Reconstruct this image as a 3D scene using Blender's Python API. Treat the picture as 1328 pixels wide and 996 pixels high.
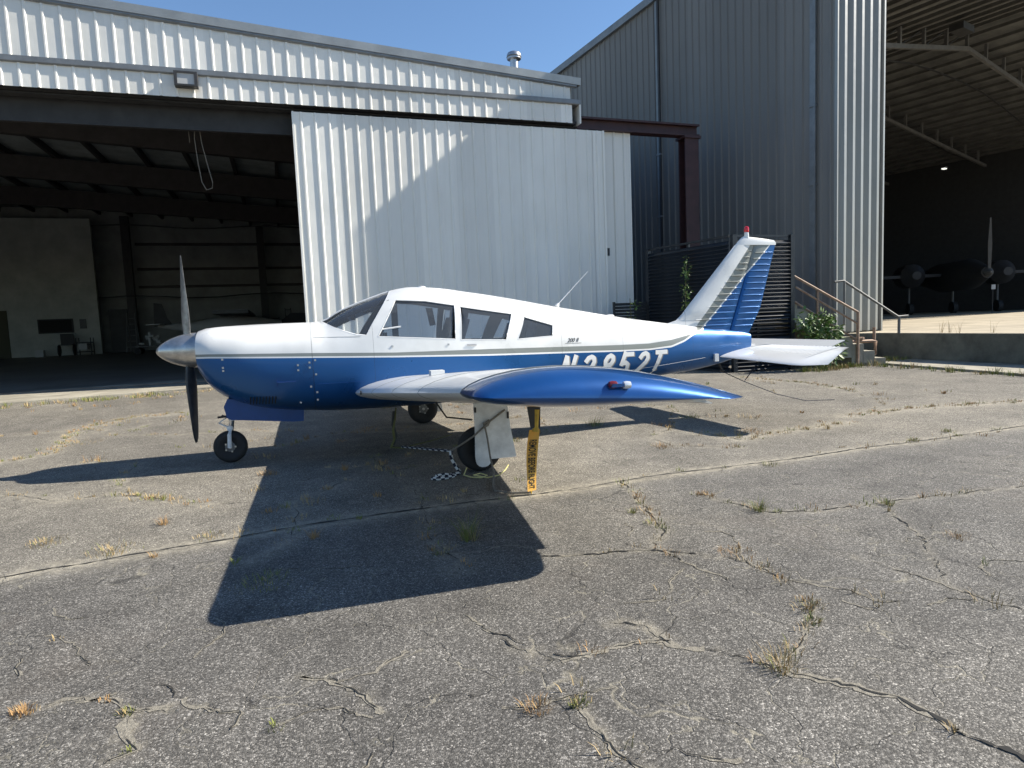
import bpy, bmesh, math, random
import numpy as np
from mathutils import Vector, Matrix
random.seed(7)
rng = np.random.default_rng(5)
PI = math.pi
for o in list(bpy.data.objects): bpy.data.objects.remove(o, do_unlink=True)
SC = bpy.context.scene
COL = SC.collection

# ------------------------------------------------------------------ camera
YAW, PITCH, ROLL = .2923, .0937, -.0414
rv = Vector((math.cos(YAW), -math.sin(YAW), 0)); f0 = Vector((math.sin(YAW), math.cos(YAW), 0)); zz = Vector((0, 0, 1))
up2 = zz*math.cos(PITCH) + f0*math.sin(PITCH)
fw = f0*math.cos(PITCH) - zz*math.sin(PITCH)
right = rv*math.cos(ROLL) + up2*math.sin(ROLL)
up = up2*math.cos(ROLL) - rv*math.sin(ROLL)
cd = bpy.data.cameras.new('camera'); cam = bpy.data.objects.new('camera', cd); COL.objects.link(cam)
M3 = Matrix((right, up, -fw)).transposed()
cam.matrix_world = Matrix.Translation((1.5445, -7.3116, 1.3307)) @ M3.to_4x4()
cd.sensor_width = 36; cd.lens = 848.1/1328*36; cd.clip_start = .05; cd.clip_end = 3000
SC.camera = cam
SC.render.resolution_x = 1024; SC.render.resolution_y = 768

# ------------------------------------------------------------------ light
SUN_AZ, SUN_EL = -8.4, 37.3
sd = bpy.data.lights.new('sun', 'SUN'); sd.energy = 5.0; sd.angle = math.radians(.55); sd.color = (1, .935, .83)
sun = bpy.data.objects.new('sun', sd); COL.objects.link(sun)
a = math.radians(SUN_AZ); e = math.radians(SUN_EL)
SD = Vector((math.cos(e)*math.cos(a), math.cos(e)*math.sin(a), math.sin(e)))
sun.rotation_euler = SD.to_track_quat('Z', 'Y').to_euler()
w = bpy.data.worlds.new('World'); SC.world = w; w.use_nodes = True
nt = w.node_tree; bg = nt.nodes['Background']
sky = nt.nodes.new('ShaderNodeTexSky'); sky.sky_type = 'NISHITA'; sky.sun_disc = False
sky.sun_elevation = math.radians(SUN_EL); sky.sun_rotation = math.radians(90 - SUN_AZ)
sky.altitude = 100; sky.air_density = 1.15; sky.dust_density = .05; sky.ozone_density = 5.5
nt.links.new(sky.outputs[0], bg.inputs[0]); bg.inputs[1].default_value = .086
SC.view_settings.view_transform = 'Standard'; SC.view_settings.look = 'None'
SC.view_settings.exposure = .98; SC.view_settings.gamma = 1
SC.render.engine = 'CYCLES'

# ------------------------------------------------------------------ helpers
def mat(name, col, rough=.6, metal=0., noise=0., nscale=5., bump=0., bscale=40., spec=.5, coat=0., stretch=(1, 1, 1), col2=None, streak=0.):
    m = bpy.data.materials.new(name); m.use_nodes = True; n = m.node_tree; b = n.nodes['Principled BSDF']
    b.inputs['Base Color'].default_value = (*col, 1); b.inputs['Roughness'].default_value = rough
    b.inputs['Metallic'].default_value = metal; b.inputs['Specular IOR Level'].default_value = spec
    b.inputs['Coat Weight'].default_value = coat; b.inputs['Coat Roughness'].default_value = .05
    tc = n.nodes.new('ShaderNodeTexCoord'); mp = n.nodes.new('ShaderNodeMapping'); mp.inputs['Scale'].default_value = stretch
    n.links.new(tc.outputs['Object'], mp.inputs[0])
    if noise > 0 or col2:
        t = n.nodes.new('ShaderNodeTexNoise'); t.inputs['Scale'].default_value = nscale; t.inputs['Detail'].default_value = 6
        t.inputs['Roughness'].default_value = .65
        n.links.new(mp.outputs[0], t.inputs[0])
        r = n.nodes.new('ShaderNodeValToRGB'); r.color_ramp.elements[0].position = .32; r.color_ramp.elements[1].position = .68
        c2 = col2 or tuple(c*(1-noise) for c in col)
        r.color_ramp.elements[0].color = (*c2, 1); r.color_ramp.elements[1].color = (*[min(1, c*(1+noise*.3)) for c in col], 1)
        n.links.new(t.outputs[0], r.inputs[0]); n.links.new(r.outputs[0], b.inputs['Base Color'])
    if bump > 0:
        t2 = n.nodes.new('ShaderNodeTexNoise'); t2.inputs['Scale'].default_value = bscale; t2.inputs['Detail'].default_value = 4
        n.links.new(mp.outputs[0], t2.inputs[0])
        bp = n.nodes.new('ShaderNodeBump'); bp.inputs['Strength'].default_value = bump; bp.inputs['Distance'].default_value = .02
        n.links.new(t2.outputs[0], bp.inputs['Height']); n.links.new(bp.outputs[0], b.inputs['Normal'])
    return m

def link(o, parent=None):
    COL.objects.link(o)
    if parent is not None: o.parent = parent
    return o
def tag(o, label=None, cat=None, group=None, kind=None):
    if label: o['label'] = label
    if cat: o['category'] = cat
    if group: o['group'] = group
    if kind: o['kind'] = kind
    return o
def empty(name, label, cat, loc=(0, 0, 0), rz=0, group=None):
    o = bpy.data.objects.new(name, None); o.empty_display_size = .2; link(o); o.location = loc; o.rotation_euler = (0, 0, rz)
    return tag(o, label, cat, group)

class MB:
    def __init__(s): s.v = []; s.f = []; s.m = []; s.mi = 0
    def _a(s, vs, fs):
        k = len(s.v); s.v += [tuple(map(float, p)) for p in vs]; s.f += [tuple(i+k for i in f) for f in fs]; s.m += [s.mi]*len(fs); return s
    def box(s, x0, x1, y0, y1, z0, z1):
        return s._a([(x0, y0, z0), (x1, y0, z0), (x1, y1, z0), (x0, y1, z0), (x0, y0, z1), (x1, y0, z1), (x1, y1, z1), (x0, y1, z1)],
                    [(0, 3, 2, 1), (4, 5, 6, 7), (0, 1, 5, 4), (1, 2, 6, 5), (2, 3, 7, 6), (3, 0, 4, 7)])
    def bar(s, p0, p1, w, h, upv=(0, 0, 1)):
        p0 = Vector(p0); p1 = Vector(p1); d = (p1-p0).normalized(); u = Vector(upv)
        sd_ = d.cross(u)
        if sd_.length < 1e-4: sd_ = d.cross(Vector((1, 0, 0)))
        sd_.normalize(); u = sd_.cross(d).normalized(); vs = []
        for p in (p0, p1):
            for a_, b_ in ((-1, -1), (1, -1), (1, 1), (-1, 1)): vs.append(p + sd_*a_*w/2 + u*b_*h/2)
        return s._a(vs, [(0, 1, 2, 3), (7, 6, 5, 4), (0, 4, 5, 1), (1, 5, 6, 2), (2, 6, 7, 3), (3, 7, 4, 0)])
    def tube(s, pts, r, n=8, cap=True, alt=None):
        pts = [Vector(p) for p in pts]; rr = r if isinstance(r, (list, tuple)) else [r]*len(pts); vs = []; fs = []
        up_ = Vector((.13, .27, .95)).normalized()
        for i, p in enumerate(pts):
            d = (pts[min(i+1, len(pts)-1)]-pts[max(i-1, 0)]).normalized()
            if abs(d.dot(up_)) > .95: a_ = d.cross(Vector((1, 0, 0))).normalized()
            else: a_ = d.cross(up_).normalized()
            b_ = d.cross(a_)
            for k in range(n): vs.append(p + a_*math.cos(2*PI*k/n)*rr[i] + b_*math.sin(2*PI*k/n)*rr[i])
        k0 = len(s.f)
        for i in range(len(pts)-1):
            for k in range(n): fs.append((i*n+k, i*n+(k+1) % n, (i+1)*n+(k+1) % n, (i+1)*n+k))
        nb = len(fs)
        if cap: fs += [tuple(range(n-1, -1, -1)), tuple((len(pts)-1)*n+k for k in range(n))]
        s._a(vs, fs)
        if alt:
            for i in range(len(pts)-1):
                for k in range(n): s.m[k0+i*n+k] = ((i*alt + k) // (n//2)) % 2
        return s
    def lathe(s, prof, org, ax='z', n=24):
        vs = []; fs = []
        for (r, h) in prof:
            for k in range(n):
                c, q = math.cos(2*PI*k/n)*r, math.sin(2*PI*k/n)*r
                vs.append({'z': (org[0]+c, org[1]+q, org[2]+h), 'x': (org[0]+h, org[1]+c, org[2]+q), 'y': (org[0]+c, org[1]+h, org[2]+q)}[ax])
        for i in range(len(prof)-1):
            for k in range(n): fs.append((i*n+k, i*n+(k+1) % n, (i+1)*n+(k+1) % n, (i+1)*n+k))
        fs += [tuple(range(n-1, -1, -1)), tuple((len(prof)-1)*n+k for k in range(n))]
        return s._a(vs, fs)
    def prism(s, poly, axis, d0, d1):
        # poly in the two other axes; axis 'y': (x,z); 'z': (x,y); 'x': (y,z)
        f_ = {'y': lambda p, d: (p[0], d, p[1]), 'z': lambda p, d: (p[0], p[1], d), 'x': lambda p, d: (d, p[0], p[1])}[axis]
        n = len(poly); vs = [f_(p, d0) for p in poly] + [f_(p, d1) for p in poly]
        fs = [tuple(range(n-1, -1, -1)), tuple(range(n, 2*n))] + [(i, (i+1) % n, n+(i+1) % n, n+i) for i in range(n)]
        return s._a(vs, fs)
    def loft(s, secs, cap=True, closed=True):
        n = len(secs[0]); vs = [p for q in secs for p in q]; fs = []
        for i in range(len(secs)-1):
            for k in range(n if closed else n-1): fs.append((i*n+k, i*n+(k+1) % n, (i+1)*n+(k+1) % n, (i+1)*n+k))
        if cap: fs += [tuple(range(n-1, -1, -1)), tuple((len(secs)-1)*n+k for k in range(n))]
        return s._a(vs, fs)
    def mesh(s, name, mats, smooth=False, ang=35):
        me = bpy.data.meshes.new(name); me.from_pydata(s.v, [], s.f)
        for m in (mats if isinstance(mats, (list, tuple)) else [mats]): me.materials.append(m)
        bm = bmesh.new(); bm.from_mesh(me)
        for f_, mi in zip(bm.faces, s.m): f_.material_index = mi
        bmesh.ops.recalc_face_normals(bm, faces=bm.faces)
        if smooth:
            for f_ in bm.faces: f_.smooth = True
            for e_ in bm.edges:
                if len(e_.link_faces) == 2 and e_.calc_face_angle(0) > math.radians(ang): e_.smooth = False
        bm.to_mesh(me); bm.free(); me.update(); return me
    def obj(s, name, mats, parent=None, smooth=False, ang=35):
        return link(bpy.data.objects.new(name, s.mesh(name, mats, smooth, ang)), parent)

# ------------------------------------------------------------------ materials
def sheet_mat(name, col, rough, metal, dirt, dcol, vs=1.0):
    """painted sheet steel with vertical run marks, fine dimpling and dust towards the foot"""
    m = bpy.data.materials.new(name); m.use_nodes = True; n = m.node_tree; b = n.nodes['Principled BSDF']
    b.inputs['Roughness'].default_value = rough; b.inputs['Metallic'].default_value = metal
    tc = n.nodes.new('ShaderNodeNewGeometry'); mp = n.nodes.new('ShaderNodeMapping'); mp.inputs['Scale'].default_value = (3, 3, .12)
    n.links.new(tc.outputs['Position'], mp.inputs[0])
    t = n.nodes.new('ShaderNodeTexNoise'); t.inputs['Scale'].default_value = 3; t.inputs['Detail'].default_value = 8; t.inputs['Roughness'].default_value = .7
    n.links.new(mp.outputs[0], t.inputs[0])
    t3 = n.nodes.new('ShaderNodeTexNoise'); t3.inputs['Scale'].default_value = .7; t3.inputs['Detail'].default_value = 5
    n.links.new(tc.outputs['Position'], t3.inputs[0])
    mu = n.nodes.new('ShaderNodeMath'); mu.operation = 'MULTIPLY'; n.links.new(t.outputs[0], mu.inputs[0]); n.links.new(t3.outputs[0], mu.inputs[1])
    r = n.nodes.new('ShaderNodeValToRGB'); r.color_ramp.elements[0].position = .22; r.color_ramp.elements[1].position = .5
    r.color_ramp.elements[0].color = (*col, 1); r.color_ramp.elements[1].color = (*[c*(1-dirt)+d*dirt for c, d in zip(col, dcol)], 1)
    n.links.new(mu.outputs[0], r.inputs[0])
    oi = n.nodes.new('ShaderNodeObjectInfo'); mr = n.nodes.new('ShaderNodeMapRange'); mr.inputs[3].default_value = .86; mr.inputs[4].default_value = 1.04; n.links.new(oi.outputs['Random'], mr.inputs[0])
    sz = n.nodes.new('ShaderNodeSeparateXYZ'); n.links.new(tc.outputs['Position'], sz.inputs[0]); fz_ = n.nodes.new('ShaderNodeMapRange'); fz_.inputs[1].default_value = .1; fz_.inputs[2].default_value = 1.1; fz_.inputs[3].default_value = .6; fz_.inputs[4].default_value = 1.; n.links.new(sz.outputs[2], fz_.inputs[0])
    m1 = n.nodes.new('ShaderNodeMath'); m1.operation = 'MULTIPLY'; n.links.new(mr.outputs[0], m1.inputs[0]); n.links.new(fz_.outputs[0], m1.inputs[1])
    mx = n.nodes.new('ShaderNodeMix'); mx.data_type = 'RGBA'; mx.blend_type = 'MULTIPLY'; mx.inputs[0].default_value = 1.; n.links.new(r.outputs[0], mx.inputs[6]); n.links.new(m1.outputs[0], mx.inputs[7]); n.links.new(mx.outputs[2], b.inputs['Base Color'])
    t2 = n.nodes.new('ShaderNodeTexNoise'); t2.inputs['Scale'].default_value = 2.2*vs; n.links.new(tc.outputs['Position'], t2.inputs[0])
    bp = n.nodes.new('ShaderNodeBump'); bp.inputs['Strength'].default_value = .5; bp.inputs['Distance'].default_value = .02
    n.links.new(t2.outputs[0], bp.inputs['Height']); n.links.new(bp.outputs[0], b.inputs['Normal'])
    return m
M = {}
M['white_sheet'] = sheet_mat('white_sheet_steel', (.76, .745, .69), .45, .0, .28, (.50, .46, .38))
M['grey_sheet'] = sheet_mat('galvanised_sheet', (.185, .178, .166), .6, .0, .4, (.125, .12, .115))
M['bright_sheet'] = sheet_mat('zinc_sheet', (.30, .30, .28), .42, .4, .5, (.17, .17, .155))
M['trim'] = mat('trim_metal', (.20, .21, .215), .45, .3, noise=.25, nscale=3)
M['roof_trim'] = mat('roof_trim', (.38, .39, .39), .4, .3, noise=.2, nscale=2)
M['wing_skin'] = mat('wing_white_skin', (.74, .74, .72), .3, 0, noise=.12, nscale=4, coat=.3, bump=.08, bscale=3)
M['red_steel'] = mat('red_oxide_steel', (.045, .016, .018), .6, 0, noise=.4, nscale=4)
M['dark_steel'] = mat('dark_steel', (.034, .034, .036), .6, 0, noise=.4, nscale=3)
M['purlin'] = mat('primer_purlin', (.052, .046, .046), .65, 0, noise=.3, nscale=3)
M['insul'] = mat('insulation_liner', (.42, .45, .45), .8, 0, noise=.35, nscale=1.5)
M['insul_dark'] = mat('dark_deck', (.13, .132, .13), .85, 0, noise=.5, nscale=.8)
M['purlin_pale'] = mat('pale_purlin', (.085, .083, .08), .7, 0, noise=.3, nscale=2)
M['hub'] = mat('wheel_hub_grey', (.16, .165, .17), .5, .3, noise=.4, nscale=20)
M['block'] = mat('painted_block', (.46, .47, .43), .8, 0, noise=.25, nscale=1.2)
M['inner_wall'] = mat('inner_wall_liner', (.31, .32, .31), .8, 0, noise=.3, nscale=1)
M['concrete'] = mat('concrete', (.36, .33, .26), .85, 0, noise=.45, nscale=1.6, bump=.35, bscale=60)
M['floor'] = mat('hangar_floor', (.17, .165, .15), .55, 0, noise=.4, nscale=.8, bump=.1)
M['apron'] = mat('sandy_apron', (.42, .36, .26), .85, 0, noise=.35, nscale=.9, bump=.2)
M['retain'] = mat('retaining_concrete', (.17, .165, .13), .9, 0, noise=.6, nscale=1.4, bump=.5, bscale=30)
M['black'] = mat('black_plastic', (.015, .015, .017), .5)
M['void'] = mat('dark_opening', (.01, .01, .01), .8)
M['rubber'] = mat('tyre_rubber', (.018, .018, .019), .75, 0, noise=.3, nscale=20, bump=.2, bscale=120)
M['louvre'] = mat('louvre_slat', (.024, .028, .034), .35, .3, noise=.4, nscale=3)
M['white_paint'] = mat('white_aircraft_paint', (.72, .72, .70), .28, 0, noise=.06, nscale=2.5, coat=.5)
M['blue_paint'] = mat('blue_metallic_paint', (.006, .078, .27), .3, .55, noise=.2, nscale=3, coat=.8)
M['blue_dull'] = mat('blue_paint_scoop', (.012, .06, .22), .4, .2, noise=.2, nscale=6)
M['grey_paint'] = mat('grey_stripe_paint', (.22, .235, .22), .4, 0)
M['spinner'] = mat('polished_spinner', (.55, .54, .52), .32, .85, noise=.35, nscale=7, bump=.05, bscale=30)
M['prop_back'] = mat('prop_blade_paint', (.045, .05, .055), .4, .1, noise=.5, nscale=12)
M['prop_grey'] = mat('prop_worn_metal', (.33, .32, .30), .45, .6, noise=.5, nscale=12)
M['alu'] = mat('dull_aluminium', (.5, .5, .5), .35, .9, noise=.2, nscale=8)
M['chrome'] = mat('chrome', (.75, .75, .75), .12, 1)
M['gear_white'] = mat('gear_white_paint', (.70, .71, .71), .45, 0, noise=.25, nscale=9)
M['rust'] = mat('rusty_pipe', (.22, .12, .075), .7, .2, col2=(.36, .27, .20), nscale=9)
M['galv'] = mat('galvanised_pipe', (.13, .13, .125), .6, .2, noise=.2, nscale=9)
M['cabin'] = mat('cabin_trim', (.10, .10, .105), .8, 0, noise=.2, nscale=4)
M['seat'] = mat('seat_fabric', (.06, .062, .07), .85, 0, noise=.3, nscale=8)
M['beacon'] = mat('red_lens', (.55, .012, .02), .12, 0, coat=.6)
M['navred'] = mat('dark_red_lens', (.14, .01, .01), .2, 0, coat=.6)
M['lens'] = mat('clear_lens', (.75, .76, .76), .08, .4, coat=.6)
M['rope_white'] = mat('rope_white', (.62, .62, .60), .9)
M['rope_black'] = mat('rope_black', (.012, .014, .03), .9)
M['rope_grey'] = mat('rope_grey', (.20, .18, .15), .9, 0, noise=.3, nscale=60)
M['cord_yellow'] = mat('cord_yellow', (.55, .50, .22), .8)
M['strap'] = mat('olive_strap', (.15, .15, .05), .85, 0, noise=.3, nscale=20)
M['tag'] = mat('orange_streamer', (.74, .36, .06), .75, 0, col2=(.62, .38, .08), nscale=6)
M['tag_yellow'] = mat('yellow_sleeve', (.55, .36, .05), .7, 0, noise=.3, nscale=20)
M['ink'] = mat('black_ink', (.02, .018, .015), .7)
M['letter'] = mat('letter_white', (.74, .74, .72), .4)
M['letter_shade'] = mat('letter_grey_edge', (.26, .25, .22), .4)
M['leaf'] = mat('leaf_green', (.085, .16, .03), .55, 0, noise=.5, nscale=6, col2=(.045, .095, .02))
M['leaf_pale'] = mat('leaf_pale_green', (.13, .20, .05), .5, 0, noise=.4, nscale=6)  # paler leaf tone, mixed in leaf by leaf at random
M['stem'] = mat('stem', (.12, .11, .05), .8)
M['grass'] = mat('grass_green', (.20, .22, .05), .8, 0, noise=.4, nscale=3)
M['straw'] = mat('dry_straw', (.42, .31, .15), .85, 0, noise=.35, nscale=3)
M['rustweed'] = mat('rusty_weed', (.40, .24, .10), .85, 0, noise=.4, nscale=5)
M['crack'] = mat('crack_dark', (.018, .017, .015), .95)
M['clutter'] = mat('clutter_dark', (.03, .03, .032), .6, 0, noise=.3, nscale=3)
M['clutter_mid'] = mat('clutter_grey', (.12, .12, .12), .6, 0, noise=.3, nscale=3)
M['clutter_white'] = mat('clutter_white', (.45, .45, .44), .6)

def glass_mat(name, col, alpha):
    m = bpy.data.materials.new(name); m.use_nodes = True; n = m.node_tree; n.nodes.clear()
    out = n.nodes.new('ShaderNodeOutputMaterial'); tr = n.nodes.new('ShaderNodeBsdfTransparent'); tr.inputs[0].default_value = (*col, 1)
    gl = n.nodes.new('ShaderNodeBsdfGlossy'); gl.inputs['Roughness'].default_value = .03; gl.inputs[0].default_value = (.95, .97, 1, 1)
    df = n.nodes.new('ShaderNodeBsdfDiffuse'); df.inputs[0].default_value = (.5, .55, .6, 1)  # pale diffuse film stands in for milky reflections on the panes
    fr = n.nodes.new('ShaderNodeFresnel'); fr.inputs[0].default_value = 1.5
    m1 = n.nodes.new('ShaderNodeMixShader'); n.links.new(fr.outputs[0], m1.inputs[0]); n.links.new(tr.outputs[0], m1.inputs[1]); n.links.new(gl.outputs[0], m1.inputs[2])
    m2 = n.nodes.new('ShaderNodeMixShader'); m2.inputs[0].default_value = alpha; n.links.new(m1.outputs[0], m2.inputs[1]); n.links.new(df.outputs[0], m2.inputs[2])
    n.links.new(m2.outputs[0], out.inputs[0]); return m
M['glass'] = glass_mat('cabin_window_acrylic', (.74, .80, .86), .09)
M['windscreen'] = glass_mat('windscreen_acrylic', (.90, .93, .95), .08)

# fuselage and fin livery: white / grey band / white pinstripe / blue, printed by height along the length
F1 = [(0, 1.15), (.58, 1.147), (1.53, 1.112), (2.33, 1.075), (3.34, 1.059), (4.14, 1.039), (4.96, 1.018), (5.39, 1.014), (5.72, 1.04), (5.98, 1.085), (6.158, 1.14), (6.617, 1.69), (6.98, 2.145), (7.2, 2.42)]
F2 = [(0, 1.125), (.58, 1.122), (1.53, 1.078), (2.33, 1.042), (3.34, 1.005), (4.14, .984), (4.96, .958), (5.39, .952), (5.72, .972), (5.92, 1.03), (6.085, 1.108), (6.259, 1.155), (6.848, 1.74), (7.412, 2.29), (7.6, 2.48)]
F3 = [(0, 1.11), (.58, 1.107), (1.53, 1.064), (2.33, 1.026), (3.34, .988), (4.14, .966), (4.96, .94), (5.39, .934), (5.72, .95), (5.92, 1.008), (6.085, 1.085), (6.259, 1.13), (6.848, 1.715), (7.412, 2.268), (7.6, 2.455)]
def livery(name):
    m = bpy.data.materials.new(name); m.use_nodes = True; n = m.node_tree; b = n.nodes['Principled BSDF']; L = n.links
    tc = n.nodes.new('ShaderNodeTexCoord'); sp = n.nodes.new('ShaderNodeSeparateXYZ'); L.new(tc.outputs['Object'], sp.inputs[0])
    dv = n.nodes.new('ShaderNodeMath'); dv.operation = 'DIVIDE'; dv.inputs[1].default_value = 8; L.new(sp.outputs[0], dv.inputs[0])
    masks = []
    for F in (F1, F2, F3):
        fc = n.nodes.new('ShaderNodeFloatCurve'); cv = fc.mapping.curves[0]; fc.mapping.use_clip = True
        pts = [(x/8, z/3) for x, z in F]
        cv.points[0].location = pts[0]; cv.points[1].location = pts[-1]
        for p in pts[1:-1]: cv.points.new(*p)
        for p in cv.points: p.handle_type = 'VECTOR'
        fc.mapping.update(); L.new(dv.outputs[0], fc.inputs['Value'])
        mz = n.nodes.new('ShaderNodeMath'); mz.operation = 'MULTIPLY_ADD'; mz.inputs[1].default_value = 3; mz.inputs[2].default_value = 0
        L.new(fc.outputs[0], mz.inputs[0])
        lt = n.nodes.new('ShaderNodeMath'); lt.operation = 'LESS_THAN'; L.new(sp.outputs[2], lt.inputs[0]); L.new(mz.outputs[0], lt.inputs[1]); masks.append(lt)
    tn = n.nodes.new('ShaderNodeTexNoise'); tn.inputs['Scale'].default_value = 3; tn.inputs['Detail'].default_value = 6; L.new(tc.outputs['Object'], tn.inputs[0])
    wr = n.nodes.new('ShaderNodeValToRGB'); wr.color_ramp.elements[0].color = (.63, .63, .61, 1); wr.color_ramp.elements[1].color = (.73, .73, .71, 1)
    wr.color_ramp.elements[0].position = .3; wr.color_ramp.elements[1].position = .6; L.new(tn.outputs[0], wr.inputs[0])
    cur = wr.outputs[0]
    for lt, c in zip(masks, ((.20, .215, .20), (.75, .75, .73), (.008, .088, .27))):
        mx = n.nodes.new('ShaderNodeMix'); mx.data_type = 'RGBA'; L.new(lt.outputs[0], mx.inputs[0]); L.new(cur, mx.inputs[6]); mx.inputs[7].default_value = (*c, 1); cur = mx.outputs[2]
    # skin joints: thin dark lines at fixed stations
    pr = None
    for xs in (1.53, 2.13, 4.21, 5.02, 6.05):
        sb = n.nodes.new('ShaderNodeMath'); sb.operation = 'SUBTRACT'; sb.inputs[1].default_value = xs; L.new(sp.outputs[0], sb.inputs[0])
        ab = n.nodes.new('ShaderNodeMath'); ab.operation = 'ABSOLUTE'; L.new(sb.outputs[0], ab.inputs[0])
        l2 = n.nodes.new('ShaderNodeMath'); l2.operation = 'LESS_THAN'; l2.inputs[1].default_value = .004 if xs < 1.6 else .0022; L.new(ab.outputs[0], l2.inputs[0])
        if pr is None: pr = l2.outputs[0]
        else:
            ad = n.nodes.new('ShaderNodeMath'); ad.operation = 'MAXIMUM'; L.new(pr, ad.inputs[0]); L.new(l2.outputs[0], ad.inputs[1]); pr = ad.outputs[0]
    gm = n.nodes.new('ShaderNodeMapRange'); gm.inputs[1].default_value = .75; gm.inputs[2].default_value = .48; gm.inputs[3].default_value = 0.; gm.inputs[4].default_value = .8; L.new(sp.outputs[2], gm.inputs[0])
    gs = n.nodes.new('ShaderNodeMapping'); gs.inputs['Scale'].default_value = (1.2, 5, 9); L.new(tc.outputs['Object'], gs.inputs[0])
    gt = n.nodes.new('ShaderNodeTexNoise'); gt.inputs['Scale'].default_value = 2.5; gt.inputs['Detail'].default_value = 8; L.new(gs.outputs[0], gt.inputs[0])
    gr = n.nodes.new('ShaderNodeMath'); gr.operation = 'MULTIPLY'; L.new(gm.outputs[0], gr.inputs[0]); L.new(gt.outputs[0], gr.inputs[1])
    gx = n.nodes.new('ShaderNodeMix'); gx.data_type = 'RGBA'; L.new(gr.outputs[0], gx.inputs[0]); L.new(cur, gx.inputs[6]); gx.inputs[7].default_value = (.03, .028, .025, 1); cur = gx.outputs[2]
    sc = n.nodes.new('ShaderNodeMath'); sc.operation = 'MULTIPLY'; sc.inputs[1].default_value = .45; L.new(pr, sc.inputs[0])
    mx = n.nodes.new('ShaderNodeMix'); mx.data_type = 'RGBA'; L.new(sc.outputs[0], mx.inputs[0]); L.new(cur, mx.inputs[6]); mx.inputs[7].default_value = (.03, .03, .03, 1)
    L.new(mx.outputs[2], b.inputs['Base Color'])
    mm = n.nodes.new('ShaderNodeMath'); mm.operation = 'MULTIPLY'; mm.inputs[1].default_value = .5; L.new(masks[2].outputs[0], mm.inputs[0]); L.new(mm.outputs[0], b.inputs['Metallic'])
    b.inputs['Coat Weight'].default_value = .3; b.inputs['Coat Roughness'].default_value = .12
    rn = n.nodes.new('ShaderNodeMapRange'); rn.inputs[1].default_value = .3; rn.inputs[2].default_value = .7; rn.inputs[3].default_value = .24; rn.inputs[4].default_value = .5; L.new(tn.outputs[0], rn.inputs[0]); L.new(rn.outputs[0], b.inputs['Roughness'])
    bn = n.nodes.new('ShaderNodeTexNoise'); bn.inputs['Scale'].default_value = 2.2; bn.inputs['Detail'].default_value = 2; L.new(tc.outputs['Object'], bn.inputs[0])
    bp = n.nodes.new('ShaderNodeBump'); bp.inputs['Strength'].default_value = .12; bp.inputs['Distance'].default_value = .03
    L.new(bn.outputs[0], bp.inputs['Height']); L.new(bp.outputs[0], b.inputs['Normal'])
    return m
M['livery'] = livery('aircraft_livery')

# ------------------------------------------------------------------ ground
def sm(t): t = np.clip(t, 0, 1); return t*t*(3-2*t)
def gz(x, y): return .2*sm((y-2.2)/6.0)*sm((11.5-x)/4.0)
CR = dict(
 joint=[(-30, -4.2), (-12, -3.6), (-3, -3.15), (-0.45, -3.02), (-0.25, -2.98), (0.11, -2.91), (0.51, -2.84), (0.95, -2.77), (1.43, -2.68), (1.96, -2.65), (2.53, -2.61), (3.15, -2.6), (3.55, -2.58), (4.22, -2.48), (4.98, -2.48), (5.63, -2.47), (6.59, -2.39), (7.6, -2.35), (8.8, -2.25), (10.25, -2.25), (14, -2.1), (30, -1.7)],
 c2=[(2.7, -3.89), (2.86, -3.96), (3.08, -3.99), (3.34, -4.05), (3.43, -4.15), (3.6, -4.28)],
 c3=[(3.34, -4.05), (3.54, -3.79), (3.7, -3.31), (3.74, -3.12), (3.9, -2.5)],
 c4=[(4.22, -3.11), (4.3, -3.43), (4.38, -3.73), (4.69, -3.81), (5.09, -3.86), (5.57, -3.85), (5.94, -3.9), (6.4, -3.93), (9, -4.1)],
 c5=[(3.63, -4.3), (3.73, -4.55), (3.7, -4.81), (3.63, -5.0), (3.46, -5.14), (3.21, -5.28), (3.13, -5.34)],
 c6=[(3.13, -5.34), (3.21, -5.46), (3.3, -5.54), (3.35, -5.66), (3.39, -5.79), (3.41, -5.91), (3.45, -6.01), (3.47, -6.11), (3.6, -6.6)],
 c7=[(2.22, -4.75), (2.28, -4.88), (2.37, -5.01)],
 c8=[(2.37, -5.01), (2.5, -5.0), (2.66, -4.96), (2.82, -4.99), (2.93, -5.12), (3.07, -5.21), (3.13, -5.34)],
 c9=[(2.71, -4.77), (2.81, -4.87), (2.86, -5.04)],
 c10=[(.5, -4.6), (0.66, -4.64), (0.74, -4.68), (0.85, -4.77), (0.98, -4.81)],
 c11=[(0.85, -4.77), (0.85, -4.91), (0.9, -5.01), (0.82, -5.08)],
 c12=[(1.39, -4.75), (1.55, -4.86), (1.63, -4.98), (1.7, -5.13)],
 c13=[(2.13, -4.44), (2.21, -4.67), (2.32, -4.86), (2.47, -4.99)],
 c14=[(2.33, -5.3), (2.34, -5.37), (2.34, -5.49), (2.4, -5.7)],
 c15=[(5.68, -0.85), (5.8, -1.47), (6.43, -1.29), (7.49, -1.18)],
 c16=[(-1.91, 1.31), (-1.56, 1.6), (-1.84, 3.63), (-1.42, 4.38), (-0.57, 4.61)],
 c17=[(-1.21, -0.49), (-0.55, -1.08), (-0.17, -0.99), (0.41, -1.53), (0.67, -1.78)],
 c18=[(7.83, -0.82), (8.92, -0.72), (10.61, -0.97)],
 c19=[(9.93, 4.2), (10.19, 2.51), (9.96, 1.38)],
 c20=[(4.24, -4.53), (4.31, -4.86), (4.34, -5.12), (4.42, -5.33)],
 c21=[(5.1, -3.97), (4.81, -4.51), (4.35, -5.03)],
 c22=[(2.04, -0.34), (2.26, -2.16), (2.17, -3.34), (2.24, -3.92)])
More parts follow.
